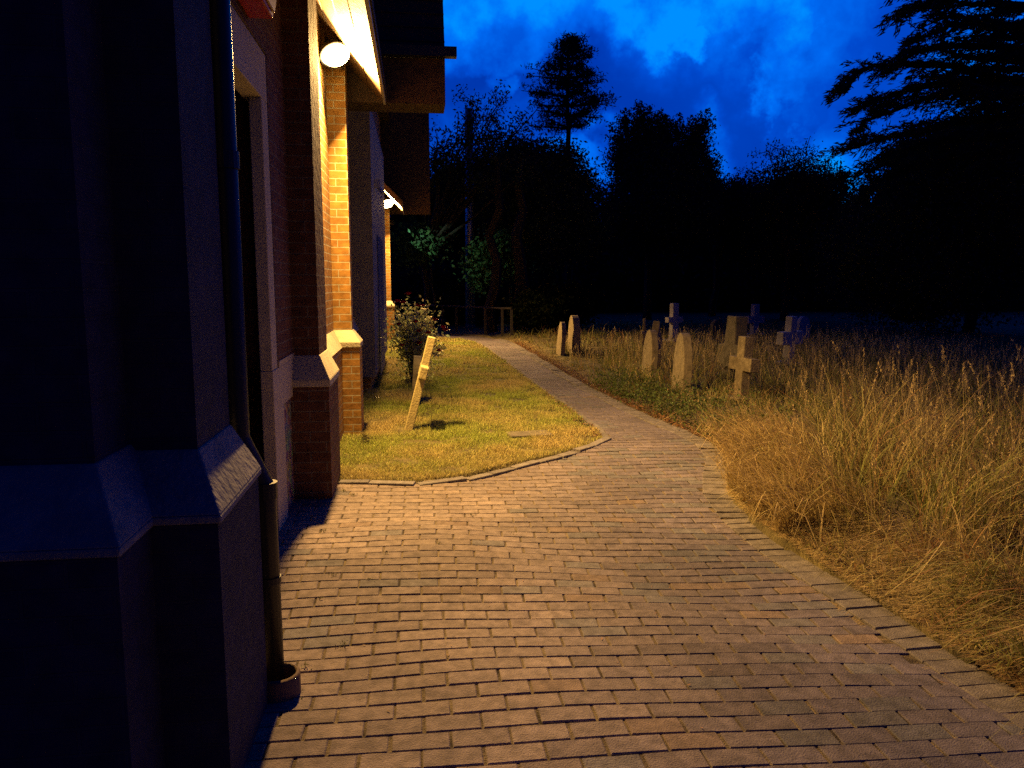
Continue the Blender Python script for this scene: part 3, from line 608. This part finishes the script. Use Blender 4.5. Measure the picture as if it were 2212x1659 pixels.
# sparse cherry-like tree left, sky through its leaves
def sparse_tree(name, label, cat, root_xy, shoots, size, nleaf, spread, group='trees around the churchyard', leafcol=DG, tr=.12):
    root = empty(name, (root_xy[0], root_xy[1], 0), label, cat, group); off = Vector((root_xy[0], root_xy[1], 0)); B = MB(); pts = []
    hub = Vector((0, 0, 2.4)); limb(B, (0, 0, -.2), hub, tr, tr * .7)
    for s in shoots:
        s = Vector(s) - off; mid = hub.lerp(s, .5) + Vector((random.uniform(-.3, .3), random.uniform(-.3, .3), .2)); limb(B, hub, mid, tr * .5, tr * .25); limb(B, mid, s, tr * .25, .012)
        for _ in range(6):
            a = mid.lerp(s, random.uniform(.1, 1)); e = a + Vector((random.uniform(-1, 1), random.uniform(-1, 1), random.uniform(-.3, .7))) * .7; limb(B, a, e, .014, .005, 3)
            for q in range(nleaf): pts.append(tuple(a.lerp(e, random.random() ** .7) + Vector((random.gauss(0, 1), random.gauss(0, 1), random.gauss(0, 1))) * spread))
        for q in range(nleaf): pts.append(tuple(mid.lerp(s, random.uniform(.3, 1)) + Vector((random.gauss(0, 1), random.gauss(0, 1), random.gauss(0, 1))) * spread))
    V, F, Cc = leaves(np.array(pts), size, leafcol, asp=.45); fastmesh('crown', V, F, M_LEAF, Cc, root); B.build('trunk', M_BARK, root); return root
sh = [at(*q, y=random.uniform(23.5, 26)) for q in [(945, 300), (975, 285), (990, 245), (1035, 210), (1045, 245), (1075, 235), (1098, 200), (1080, 290), (1110, 260), (1135, 245), (1120, 300), (1150, 285), (960, 340), (1000, 330), (1045, 330), (1100, 340), (930, 370), (985, 380), (1060, 380), (1010, 300), (1140, 330), (1165, 230), (940, 325), (1065, 310), (1160, 350)]]
sparse_tree('cherry_tree', 'open leafy tree with sky showing through, nearest the chapel gable', 'tree', (0.3, 25.5), sh, .06, 60, .15)
tree('broadleaf_tree', 'dense low tree behind the open leafy tree left of the pine', 'tree', (2.0, 30), [lob(960, 470, 30, 75, 70), lob(1050, 440, 30, 80, 75), lob(1010, 400, 30, 60, 40), lob(1120, 420, 30, 75, 80), lob(880, 470, 30, 70, 70)], 44000, .075, DG, spikes=60)
tree('evergreen_bush', 'smooth domed evergreen at the foot of the pine', 'tree', (5.2, 27), [lob(1190, 400, 27, 90, 92), lob(1150, 470, 27, 110, 120), lob(1115, 350, 27, 45, 40), lob(1250, 470, 27, 70, 90)], 36000, .07, DG, spread=.18)
# pine with tiered branches
def pine():
    y = 36; b = at(1228, 640, y=y); root = empty('pine_tree', (b.x, y, 0), 'tall pine with bare lower trunk standing above all the others', 'tree', 'trees around the churchyard'); off = Vector((b.x, y, 0))
    top = at(1226, 86, y=y) - off; B = MB(); limb(B, (0, 0, -.2), top - Vector((0, 0, .3)), .24, .05, 10, .004); pts = []; kpx = (at(1228, 200, y=y) - Vector((0, 0, EYE))).length / FPX
    tiers = [(92, 20, 20), (104, 30, 28), (122, 44, 50), (143, 62, 44), (160, 84, 60), (178, 60, 66), (196, 106, 60), (218, 84, 96), (242, 70, 70), (268, 92, 40)]
    for py, lw, rw in tiers:
        z0 = (at(1228, py, y=y)).z; nb = 11
        for k in range(nb):
            a = 2 * math.pi * (k + random.uniform(-.3, .3)) / nb; full = (rw if math.cos(a) > 0 else lw) * kpx
            ll = full * random.uniform(.72, 1.05); d = Vector((math.cos(a), math.sin(a), 0)); s = Vector((0, 0, z0 - ll * .12)); e = s + d * ll + Vector((0, 0, ll * random.uniform(.02, .22)))
            limb(B, s, e, .05, .012, 3)
            for q in range(int(3 + ll * 2.6)):
                t_ = random.uniform(.30, 1) ** .8; c = s.lerp(e, t_) + Vector((random.gauss(0, 1), random.gauss(0, 1), random.gauss(.4, .7))) * .16
                for r_ in range(18): pts.append(tuple(c + Vector((random.gauss(0, 1), random.gauss(0, 1), random.gauss(0, .6))) * .14))
    s = Vector((0, 0, at(1228, 232, y=y).z)); e = at(1320, 203, y=y) - off; limb(B, s, e, .05, .012, 4)
    for q in range(26):
        c = s.lerp(e, random.uniform(.4, 1))
        for r_ in range(14): pts.append(tuple(c + Vector((random.gauss(0, 1), random.gauss(0, 1), random.gauss(0, 1))) * .13))
    V, F, Cc = leaves(np.array(pts), .095, DG, asp=.3); fastmesh('crown', V, F, M_LEAF, Cc, root); B.build('trunk', M_BARK, root)
pine()
tree('broadleaf_tree', 'big square-topped tree right of the pine with ragged crown', 'tree', (9.5, 31), [lob(*q) for q in [(1410, 385, 31, 80, 70), (1490, 390, 31, 46, 66), (1380, 315, 31, 33, 40), (1435, 305, 31, 32, 36), (1500, 310, 31, 24, 34), (1345, 350, 31, 26, 34), (1338, 305, 31, 14, 16), (1352, 268, 31, 10, 18), (1388, 258, 31, 11, 18), (1425, 272, 31, 12, 13), (1462, 285, 31, 10, 14), (1512, 275, 31, 10, 12), (1527, 268, 31, 6, 8), (1532, 372, 31, 18, 20), (1420, 460, 31, 120, 80)]], 60000, .07, DG, spikes=70, spread=.2, spl=.55)
tree('broadleaf_tree', 'low rounded tree between the square-topped tree and the twiggy shrub', 'tree', (13.5, 34), [lob(1560, 450, 34, 75, 55), lob(1610, 455, 34, 55, 52), lob(1500, 450, 34, 60, 60), lob(1650, 500, 34, 90, 80)], 32000, .08, DG, spikes=60)
sh = [at(*q, y=random.uniform(28, 30)) for q in [(1625, 360), (1660, 325), (1690, 320), (1715, 320), (1750, 295), (1740, 310), (1690, 345), (1650, 370), (1770, 345), (1790, 350), (1810, 375), (1720, 350), (1760, 365), (1700, 370), (1780, 385)]]
sparse_tree('hawthorn_tree', 'twiggy shrubby tree with feathery top left of the cedar', 'tree', (14.5, 29), sh, .06, 44, .15)
tree('broadleaf_tree', 'dense dome of foliage under the twiggy shrubby tree', 'tree', (15.2, 30.5), [lob(1720, 430, 30.5, 90, 68), lob(1780, 450, 30.5, 60, 70), lob(1680, 460, 30.5, 70, 60), lob(1740, 520, 30.5, 110, 100), lob(1850, 510, 30.5, 90, 62)], 38000, .075, DG, spikes=60)
tree('yew_tree', 'massive black yew below the cedar at the right edge', 'tree', (17, 22), [lob(2010, 400, 22, 105, 115), lob(2110, 360, 22, 130, 120), lob(2240, 330, 22, 150, 110), lob(1960, 480, 22, 120, 100), lob(2150, 480, 22, 190, 160), lob(1890, 560, 22, 100, 110), lob(2000, 600, 22, 150, 110)], 60000, .06, DG, spikes=60, spread=.25)
# cedar: long layered limbs with hanging needle sprays
def cedar():
    y0 = 17; root = empty('cedar_tree', (17.5, 17, 0), 'spreading cedar with drooping layered branches at top right', 'tree', 'trees around the churchyard'); off = Vector((17.5, 17, 0)); B = MB(); pts = []; dr = []
    limb(B, (0, 0, -.2), (0, 0, 15), .55, .15, 8)
    br = [[(1925, 42), (1965, 18), (2040, -2), (2130, -20), (2330, -20)], [(1962, 100), (2000, 78), (2050, 55), (2130, 45), (2330, 90)], [(1822, 202), (1845, 165), (1885, 142), (1960, 138), (2060, 142), (2160, 170), (2330, 190)],
          [(1835, 292), (1870, 262), (1930, 240), (2000, 212), (2090, 190), (2330, 200)], [(1798, 334), (1850, 318), (1900, 300), (1980, 285), (2080, 262), (2330, 240)], [(1806, 392), (1850, 378), (1900, 360), (1960, 330), (2060, 290), (2330, 250)],
          [(1845, 435), (1880, 412), (1930, 385), (2000, 350), (2330, 300)], [(1940, 135), (1990, 110), (2060, 100), (2150, 100), (2330, 120)], [(2010, 20), (2080, 10), (2150, 8), (2330, 20)], [(1850, 240), (1900, 215), (1960, 195), (2030, 180), (2330, 170)],
          [(1990, 60), (2060, 30), (2140, 60), (2330, 60)], [(2040, 215), (2100, 200), (2200, 215), (2330, 220)], [(1960, -20), (2050, -60), (2330, -70)], [(2060, 160), (2120, 150), (2200, 150), (2330, 150)], [(2080, 90), (2150, 85), (2230, 80), (2330, 90)], [(2100, 40), (2160, 25), (2330, 10)], [(2120, 125), (2180, 120), (2330, 120)], [(2110, 230), (2180, 235), (2330, 250)], [(1985, 165), (2050, 170), (2130, 195), (2330, 215)], [(2030, 110), (2100, 125), (2330, 140)], [(2150, 60), (2220, 50), (2330, 50)], [(1905, 345), (1960, 318), (2030, 305), (2330, 280)]]
    for bi, b in enumerate(br):
        yy = y0 + random.uniform(-1.6, 1.6); P = [at(px, py, y=yy + (1 - i / (len(b) - 1)) * random.uniform(-.8, .8)) - off for i, (px, py) in enumerate(b)]
        n = len(P); B.tube(P, [.012 + .10 * (i / (n - 1)) ** 1.2 for i in range(n)], 6)
        for i in range(n - 1):
            seg = P[i + 1] - P[i]; m = max(3, int(seg.length * 15)); 
            for k in range(m):
                t_ = (k + random.random()) / m; s = P[i].lerp(P[i + 1], t_)
                if (i + t_) > n - 1.15: continue
                side = Vector((-seg.normalized().x * .9, random.uniform(-1, 1), random.uniform(-.75, .08))).normalized(); ll = random.uniform(.25, .95) * (.55 + .25 * min(2, i + t_))
                e = s + side * ll; mid = s.lerp(e, .5) + Vector((0, 0, .08)); B.tube([s, mid, e], [.010, .007, .003], 3, cap=False)
                for q in range(int(46 * ll) + 8):
                    u_ = random.random(); c = s.lerp(e, u_) + Vector((0, 0, .15 * math.sin(u_ * 3.14) * .6)); pts.append(tuple(c + Vector((random.gauss(0, 1), random.gauss(0, 1), random.gauss(0, 1))) * .035)); d = side.copy(); dr.append(tuple(d * .8))
    V, F, Cc = leaves(np.array(pts), .085, DG, asp=.22, droop=np.array(dr)); fastmesh('crown', V, F, M_LEAF, Cc, root); B.build('trunk', M_BARK, root)
cedar()
# far wood closing the view, and undergrowth at its foot
def far_wood():
    lobes = []
    for px in range(820, 2500, 62):
        lobes.append(lob(px + random.uniform(-15, 15), 560 + random.uniform(-25, 15), 42, 75, 85)); lobes.append(lob(px, 640, 40, 70, 80))
    B = core(lobes, .92); P = lobes_points(lobes, 70000, .4); V, F, Cc = leaves(P, .17, DG)
    cv = np.array(B.v); cf = np.array(B.f); cf4 = np.concatenate([cf, cf[:, 2:3]], 1)
    o = fastmesh('far_wood', np.concatenate([V, cv]), np.concatenate([F, np.zeros((0, 4), int)]), M_LEAF, np.concatenate([Cc, np.array(B.c)]))
    me2 = B.build('wood_mass', M_LEAF, o); tag(o, 'dark continuous wood beyond the churchyard', 'wood', kind='stuff')
far_wood()
tree('laurel_bush', 'leafy laurel lit green between two dark trunks beyond the fence', 'bush', (3.3, 26), [lob(1040, 575, 26, 34, 45), lob(1095, 555, 26.5, 24, 50)], 5000, .085, (.07, .13, .05), cored=False, spread=.2, trunk=.06, group='bushes beyond the fence')
tree('laurel_bush', 'leafy bush faintly lit beside the far end of the chapel', 'bush', (.6, 25), [lob(890, 530, 25, 34, 40), lob(925, 520, 25.5, 26, 30)], 1800, .085, (.04, .075, .035), cored=False, spread=.25, trunk=.06, group='bushes beyond the fence')
tree('hedge_bush', 'dark hedge bush behind the left end of the fence', 'bush', (1.5, 30), [lob(930, 640, 30, 90, 60), lob(1050, 650, 30, 90, 50)], 9000, .10, DG, group='bushes beyond the fence')
tree('hedge_bush', 'dark rounded bush right of the fence end', 'bush', (4.6, 23), [lob(1165, 668, 23, 62, 40), lob(1230, 660, 24, 60, 40)], 8000, .07, (.010, .014, .006), group='bushes beyond the fence', trunk=.05, spread=.15)
for i, px in enumerate((1066, 1118)):
    q = at(px, 700, y=24.6 + i * .3); B = MB(); limb(B, (0, 0, -.2), (.1, 0, 5.5), .2 if i == 0 else .26, .1, 7); o = B.build('tree_trunk', M_BARK); o.location = (q.x, q.y, 0)
    tag(o, ('slim' if i == 0 else 'thick') + ' bare trunk just beyond the fence ' + ('beside the lit laurel' if i == 0 else 'right of the lit laurel'), 'tree trunk', 'trunks beyond the fence')
# cool floodlight on the chapel's far gable: it catches the laurels
def flood():
    t = empty('flood_light', (-.7, 23.2, 3.3), 'small cool floodlight on the far end wall of the chapel', 'lamp')
    MB().box((-.1, -.18, -.07), (.1, .02, .07)).build('housing', M_PIPE, t); MB().box((-.085, .022, -.055), (.085, .03, .055)).build('glass', M_COOLG, t)
    ld = bpy.data.lights.new('flood', 'SPOT'); ld.energy = 150; ld.color = (.62, 1, .72); ld.spot_size = R(38); ld.spot_blend = .5; ld.shadow_soft_size = .03
    lo = bpy.data.objects.new('flood', ld); COL.objects.link(lo); lo.parent = t; lo.location = (.05, .08, 0)
    d = at(1030, 565, y=26) - Vector(t.location); lo.rotation_euler = d.to_track_quat('-Z', 'Y').to_euler()
flood()

# ------------------------------------------------------------------ rose bush
def rose():
    c = at(893, 725, y=12.3); root = empty('rose_bush', (c.x, 12.3, 0), 'bushy red rose in flower against the chapel wall', 'rose bush'); B = MB(); pts = []
    for k in range(26):
        a = random.uniform(0, 6.28); r = random.uniform(.1, .5); e = Vector((r * math.cos(a) + random.uniform(-.03, .10), r * math.sin(a), random.uniform(.6, 1.2))); m = Vector((e.x * .3, e.y * .3, e.z * .55)); B.tube([(e.x * .1, e.y * .1, -.05), m, e], [.011, .008, .004], 5)
        for q in range(150):
            t_ = random.uniform(0, 1); s = (m.lerp(e, t_) if q % 5 else Vector((e.x * .5, e.y * .5, .05)).lerp(m, t_)); pts.append(tuple(s + Vector((random.gauss(0, 1), random.gauss(0, 1), random.gauss(0, 1))) * .10))
    V, F, Cc = leaves(np.array(pts), .03, (.50, .52, .24), var=.5, asp=.6); fastmesh('foliage', V, F, M_ROSELEAF, Cc, root); B.build('stems', M_BARK, root)
    fl = [(882, 634), (870, 653), (858, 650), (903, 660), (912, 660), (897, 694), (905, 715), (940, 690), (958, 706), (963, 712), (925, 718), (935, 748), (948, 757), (868, 745), (905, 740), (860, 700)]
    for px, py in fl:
        q = at(px, py, y=12.3 + random.uniform(-.55, -.25)) - root.location; b = MB()
        for ring in range(3):
            for k in range(5):
                a = 2 * math.pi * (k + ring * .5) / 5; r0 = .018 + .015 * ring; d = Vector((math.cos(a), math.sin(a), .0)); u = Vector((-d.y, d.x, 0)) * .034
                p0 = q + d * .003 - Vector((0, 0, .02)); b.add([p0, q + d * r0 - u * .8, q + d * (r0 * 1.5) + Vector((0, 0, .03 - .010 * ring)), q + d * r0 + u * .8], [(0, 1, 2, 3)])
        b.build('bloom', M_PETAL, root)
rose()

# ------------------------------------------------------------------ grasses
def ribbons(base, h, width, lean, curl, cols, seg=3, face=None):
    """bent tapering blades; base (n,3), h (n,), lean (n,2) horizontal offset of tip in units of h"""
    n = len(base); t = np.linspace(0, 1, seg + 1)
    side = rng.normal(size=(n, 2)) if face is None else face; side /= np.linalg.norm(side, axis=1, keepdims=True)
    V = np.zeros((n, seg + 1, 2, 3)); C = np.zeros((n, seg + 1, 2, 3))
    for i, tt in enumerate(t):
        off = lean * (h * tt ** curl)[:, None]; z = h * np.sqrt(np.maximum(0.02, 1 - (np.linalg.norm(lean, axis=1) * tt ** curl) ** 2 * .45)) * tt
        p = base.copy(); p[:, :2] += off; p[:, 2] += z; w_ = (width * (1 - tt) ** .7 + .0006)[:, None]
        V[:, i, 0] = p; V[:, i, 1] = p; V[:, i, 0, :2] -= side * w_; V[:, i, 1, :2] += side * w_
        C[:, i, :, :] = (cols * (.75 + .35 * tt))[:, None, :]
    V = V.reshape(-1, 3); C = C.reshape(-1, 3); st = (seg + 1) * 2; b = (np.arange(n) * st)[:, None]
    F = np.concatenate([b + np.array([2 * i, 2 * i + 1, 2 * i + 3, 2 * i + 2])[None] for i in range(seg)], 0); return V, F, C
def merge(parts):
    V = []; F = []; C = []; o = 0
    for v, f, c in parts: V.append(v); F.append(f + o); C.append(c); o += len(v)
    return np.concatenate(V), np.concatenate(F), np.concatenate(C)
def nz(P, s, k): return np.array([noise.noise(Vector((a * s, b * s, k))) for a, b in P[:, :2]])
GREEN = np.array([.30, .34, .07]); STRAW = np.array([.72, .55, .24]); BROWN = np.array([.34, .18, .07]); OLIVE = np.array([.28, .29, .07])
def scatter(n, x0, x1, y0, y1, ok):
    P = np.stack([rng.uniform(x0, x1, n), rng.uniform(y0, y1, n)], 1); m = np.array([ok(a, b) for a, b in P]); return P[m]

def lawn():
    def ok(x, y): return not inpoly(x, y) and x < 1.95 and x > WX + .1 and y > 5.9
    parts = []
    for n, y0, y1, hs, wd in ((90000, 5.9, 9.2, .028, .0016), (60000, 9.2, 13, .035, .0026), (40000, 13, 22.2, .045, .005)):
        P = scatter(n, -.8, 2.0, y0, y1, ok); a = nz(P, 1.1, 2); b = nz(P, 3.4, 9); keep = rng.random(len(P)) < np.clip(1.15 + b * 1.7, .25, 1); P = P[keep]; a = a[keep]; b = b[keep]
        t = np.clip(.42 + a * 1.1 + b * .5 + rng.normal(0, .22, len(P)), 0, 1)[:, None]; cols = (GREEN * 1.25) * (1 - t) + STRAW * t * .85; cols = cols * np.array([1.25, 1.3, 1.1]) * rng.uniform(.7, 1.25, (len(P), 1))
        z = np.array([ground_h(x, y) for x, y in P]); h = hs * rng.uniform(.4, 1.5, len(P)) * (1 + b * .8)
        parts.append(ribbons(np.column_stack([P, z]), np.abs(h), np.full(len(P), wd), rng.normal(0, .5, (len(P), 2)), 1.5, cols, 2))
    # sprawling edge tufts by the kerb
    V, F, C = merge(parts); o = fastmesh('lawn_grass', V, F, M_BLADE, C); tag(o, 'short yellow-green lawn grass beside the chapel', 'grass', kind='stuff')
lawn()
def meadow():
    parts = []
    def d_edge(x, y): return x - right_of_path(y)
    # upright growth
    def upright(n, x0, x1, y0, y1, hmin, hmax, wd, seg=3, minD=.01):
        P = scatter(n, x0, x1, y0, y1, lambda x, y: d_edge(x, y) > minD and not (abs(x - 4.15) < .16 and abs(y - 9.4) < .2))
        a = nz(P, .8, 4); b = nz(P, 2.6, 5); keep = rng.random(len(P)) < np.clip(.62 + b * 2.2, .05, 1); P = P[keep]; a = a[keep]; b = b[keep]
        D = P[:, 0] - np.array([right_of_path(y) for y in P[:, 1]]); far = np.clip((P[:, 1] - 6.5) / 4, 0, 1)
        t = np.clip(.66 - .55 * far + a * .9 + rng.normal(0, .25, len(P)), 0, 1)[:, None]; cols = OLIVE * (1 - t) + STRAW * t; t = np.clip(t - .5 * (nz(P, 1.4, 31)[:, None] > .12), 0, 1); cols = OLIVE * (1 - t) + STRAW * t; br = rng.random((len(P), 1)) < .12; cols = np.where(br, BROWN * 1.3, cols) * rng.uniform(.4, 1.45, (len(P), 1))
        ramp = np.clip((D + .02) / .85, .10, 1) ** .8; h = (hmin + (hmax - hmin) * rng.random(len(P)) ** 1.4) * ramp * np.where((P[:, 1] > 6.9) & (P[:, 1] < 10.2), np.clip((D - .4) / 1.6, .25, 1), 1) * np.clip(.85 + .9 * b + .8 * nz(P, 1.1, 21), .3, 1.35)
        z = np.array([ground_h(x, y) for x, y in P]) - .01; toward = np.column_stack([-np.clip(.65 - D * .5, .0, .6), -np.clip(.35 - D * .3, 0, .3)])
        cg = np.column_stack([nz(P, 1.7, 11), nz(P, 1.7, 12)]) * 1.1; lean = toward + cg + rng.normal(0, .5, (len(P), 2)); parts.append(ribbons(np.column_stack([P, z]), h, np.full(len(P), wd) * rng.uniform(.6, 1.4, len(P)), lean, 1.9, cols, seg))
    upright(19000, 2.3, 6.5, 2.0, 6.5, .18, .78, .0027, 4); upright(7500, 2.3, 6.5, 2.0, 7.5, .15, .6, .0046, 4)
    upright(24000, 2.5, 8.5, 6.5, 10.5, .12, .42, .0036)
    upright(20000, 2.5, 10, 10.5, 17, .10, .34, .005)
    upright(13000, 2.5, 13, 17, 27, .10, .30, .008)
    upright(12000, 6.5, 14, 3.0, 17, .25, .55, .005)
    # lodged and cut straw lying along the near edge
    def strewn(n, y0, y1, dmax, ln, wd, up=.10, d0=-.02):
        y = rng.uniform(y0, y1, n); D = d0 + (dmax - d0) * rng.random(n) ** 1.1; x = np.array([right_of_path(v) for v in y]) + D; P = np.column_stack([x, y])
        a = rng.normal(0, .9, n) + rng.choice([0, math.pi], n); L_ = ln * rng.uniform(.3, 1.3, n); c = np.column_stack([x, y, np.array([max(ground_h(u, v), gz(u, v) if D[i] < .02 else -9) for i, (u, v) in enumerate(P)]) + rng.uniform(.004, up, n) * np.clip(D / .4, .05, 1)])
        dv = np.column_stack([np.cos(a), np.sin(a) * .6, rng.normal(0, .16, n)]); dv[:, 2] *= np.clip(D / .3, .1, 1); U = dv * L_[:, None]; W = np.column_stack([-np.sin(a), np.cos(a), np.zeros(n)]) * wd
        t = np.clip(.7 + nz(P, 2.5, 3) + rng.normal(0, .25, n), 0, 1)[:, None]; cols = (BROWN * (1 - t) + STRAW * t) * rng.uniform(.45, 1.25, (n, 1)); parts.append(quads(c, U, W, cols))
    strewn(15000, 1.9, 6.6, .85, .085, .0018, .12)
    strewn(5000, 1.9, 6.6, .30, .05, .002, .03)
    strewn(900, 2.0, 6.8, .02, .04, .0016, .01, d0=-.22)
    strewn(9000, 6.6, 21, .35, .03, .006, .02)
    # flopping tussocks at the bend
    n = 4200; y = rng.uniform(4.4, 7.4, n); D = .03 + .75 * rng.random(n); x = np.array([right_of_path(v) for v in y]) + D
    cl = np.round(y * 3.1) / 3.1; Lb = rng.random(len(y)); ca = np.array([noise.noise(Vector((v * 6, 3, 1))) for v in cl]) * 2; L2 = np.column_stack([-rng.uniform(.2, 1.1, n), rng.normal(-.2, .45, n) + ca]); cols = STRAW * rng.uniform(.4, 1.3, (n, 1)) * np.array([1, .98, .9])
    P = np.column_stack([x + rng.normal(0, .03, n), cl * .6 + y * .4, np.array([ground_h(a, b) for a, b in zip(x, y)])]); parts.append(ribbons(P, rng.uniform(.10, .44, n), np.full(n, .0030), L2, 1.7, cols, 4))
    # flowering stems with seed heads
    n = 2600; P = scatter(n, 2.7, 10, 2.4, 16, lambda x, y: d_edge(x, y) > .45); n = len(P); z = np.array([ground_h(x, y) for x, y in P]); near = P[:, 1] < 7
    low = np.where((P[:, 1] > 6.9) & (P[:, 1] < 10.2), np.clip((d_edge_arr(P, right_of_path) - .6) / 1.6, .3, 1), 1); h = low * np.where(near, rng.uniform(.4, 1.05, n), rng.uniform(.35, .66, n)) * np.clip(d_edge_arr(P, right_of_path) / 1.2, .45, 1); lean = rng.normal(0, .16, (n, 2)); cols = STRAW * rng.uniform(.6, 1.1, (n, 1)); wd = .0011 * np.clip(P[:, 1] / 5, 1, 3)
    base = np.column_stack([P, z]); parts.append(ribbons(base, h, wd, lean, 1.6, cols, 5, None))
    tip = base.copy(); tip[:, :2] += lean * h[:, None]; tip[:, 2] += h * np.sqrt(np.maximum(.02, 1 - np.linalg.norm(lean, axis=1) ** 2 * .45))
    dirn = np.column_stack([lean * 1.6, np.ones(n)]); dirn /= np.linalg.norm(dirn, axis=1, keepdims=True); hc = []; hu = []
    for k in range(20):
        q = tip - dirn * (k * .0070 + .0) * rng.uniform(.8, 1.1, (n, 1)) ; hc.append(q + rng.normal(0, .003 + .0002 * k, (n, 3))); hu.append(dirn * .9 + rng.normal(0, .55, (n, 3)))
    C_ = np.concatenate(hc); U_ = np.concatenate(hu); U_ /= np.linalg.norm(U_, axis=1, keepdims=True); W_ = np.cross(U_, unit(len(U_))); ss = .012 * rng.uniform(.7, 1.3, (len(U_), 1)); parts.append(quads(C_, U_ * ss, W_ * ss * .35, np.tile(STRAW * 1.05, (len(U_), 1)) * rng.uniform(.6, 1.2, (len(U_), 1))))
    V, F, C = merge(parts); o = fastmesh('long_grass', V, F, M_BLADE, C); tag(o, 'long dry meadow grass growing between the graves', 'grass', kind='stuff')
def d_edge_arr(P, f): return P[:, 0] - np.array([f(y) for y in P[:, 1]])
meadow()
# dark green leafy weeds around the foot of the plain cross and at the bend
def weeds():
    pts = []
    for _ in range(260):
        y = random.uniform(6.9, 11.5); x = right_of_path(y) + abs(random.gauss(.15, .45)) + .05; h = random.uniform(.08, .32)
        for q in range(26): pts.append((x + random.gauss(0, .07), y + random.gauss(0, .07), ground_h(x, y) + h * random.random()))
    V, F, C = leaves(np.array(pts), .02, (.09, .12, .03), var=.5, asp=.5); o = fastmesh('leafy_weeds', V, F, M_BLADE, C); tag(o, 'low dark green weeds along the path edge', 'weeds', kind='stuff')
weeds()
for i, (px, py, s, lab) in enumerate([(790, 962, .05, 'small ragged weed at the foot of the lit buttress'), (808, 868, .09, 'small flowering weed at the brick base of the porch')]):
    q = at(px, py, z=0); pts = [(random.gauss(0, s * .6), random.gauss(0, s * .6), random.uniform(0, s * 2)) for _ in range(150)]
    V, F, C = leaves(np.array(pts), .012, (.14, .13, .05), var=.5, asp=.6); root = empty('weed', (q.x, q.y, 0), lab, 'weed'); fastmesh('leaves', V, F, M_ROSELEAF, C, root); B = MB()
    B.tube([(0, 0, -.02), (.01, 0, s * 2)], .003, 5); B.build('stem', M_BARK, root)
# litter of soil and dead leaves along the verge, and a few bits on the paving
def litter():
    n = 9000; y = rng.uniform(6.5, 20, n); x = np.array([right_of_path(v) for v in y]) + np.abs(rng.normal(.04, .09, n)) - .02
    y2 = rng.uniform(7.4, 20, 2500); x2 = np.array([edge_x(PATH_L[7:], v) or 1.8 for v in y2]) - np.abs(rng.normal(0, .10, 2500)); x = np.concatenate([x, x2]); y = np.concatenate([y, y2])
    C0 = np.column_stack([x, y, np.array([max(.012, ground_h(a, b) + .012) for a, b in zip(x, y)])]); C0[:, 2] += rng.uniform(0, .02, len(x)); U = rng.normal(size=(len(x), 3)) * np.array([1, 1, .35]); U /= np.linalg.norm(U, axis=1, keepdims=True)
    W = np.cross(U, np.array([[0, 0, 1.]]) + rng.normal(0, .3, (len(x), 3))); s = rng.uniform(.006, .02, (len(x), 1)); cols = BROWN * rng.uniform(.2, 1.2, (len(x), 1)); V, F, C = quads(C0, U * s, W * s * .6, cols)
    o = fastmesh('leaf_litter', V, F, M_BLADE, C); tag(o, 'brown leaf litter along both edges of the path', 'litter', kind='stuff')
litter()

# scraps on the paving: weeds in the joints and a few dead leaves
def scraps():
    pts = []; cols = []
    for px, py, n in [(742, 1062, 40), (765, 1070, 26), (700, 1150, 22), (800, 1255, 12), (835, 1200, 10), (950, 1180, 10), (720, 1250, 14), (745, 1395, 26), (660, 1440, 18), (690, 1300, 12), (640, 1500, 14), (1020, 1110, 14), (1110, 1150, 9)]:
        q = at(px, py, z=0)
        for _ in range(n): a = random.uniform(0, 6.28); d = abs(random.gauss(0, .02)); pts.append((q.x + d * math.cos(a), q.y + d * math.sin(a), gz(q.x, q.y) + random.uniform(0, .016)))
    V, F, C = leaves(np.array(pts), .009, (.20, .20, .07), var=.5, asp=.3)
    n = 170; y = rng.uniform(1.6, 7.2, n); x = rng.uniform(-.4, 2.3, n); k = np.array([inpoly(a, b) for a, b in zip(x, y)]); x = x[k]; y = y[k]
    P = np.column_stack([x, y, np.array([gz(a, b) + .004 for a, b in zip(x, y)])]); U = np.column_stack([rng.normal(size=len(x)), rng.normal(size=len(x)), rng.normal(0, .2, len(x))]); U /= np.linalg.norm(U, axis=1, keepdims=True); W = np.cross(U, np.array([0, 0, 1.])); s_ = rng.uniform(.003, .012, (len(x), 1))
    V2, F2, C2 = quads(P, U * s_, W * s_ * rng.uniform(.12, .6, (len(x), 1)), BROWN * rng.uniform(.4, 2.0, (len(x), 1)))
    V, F, C = merge([(V, F, C), (V2, F2, C2)]); o = fastmesh('joint_weeds', V, F, M_BLADE, C); tag(o, 'tiny weeds and dead scraps in the paving joints', 'weeds', kind='stuff')
scraps()
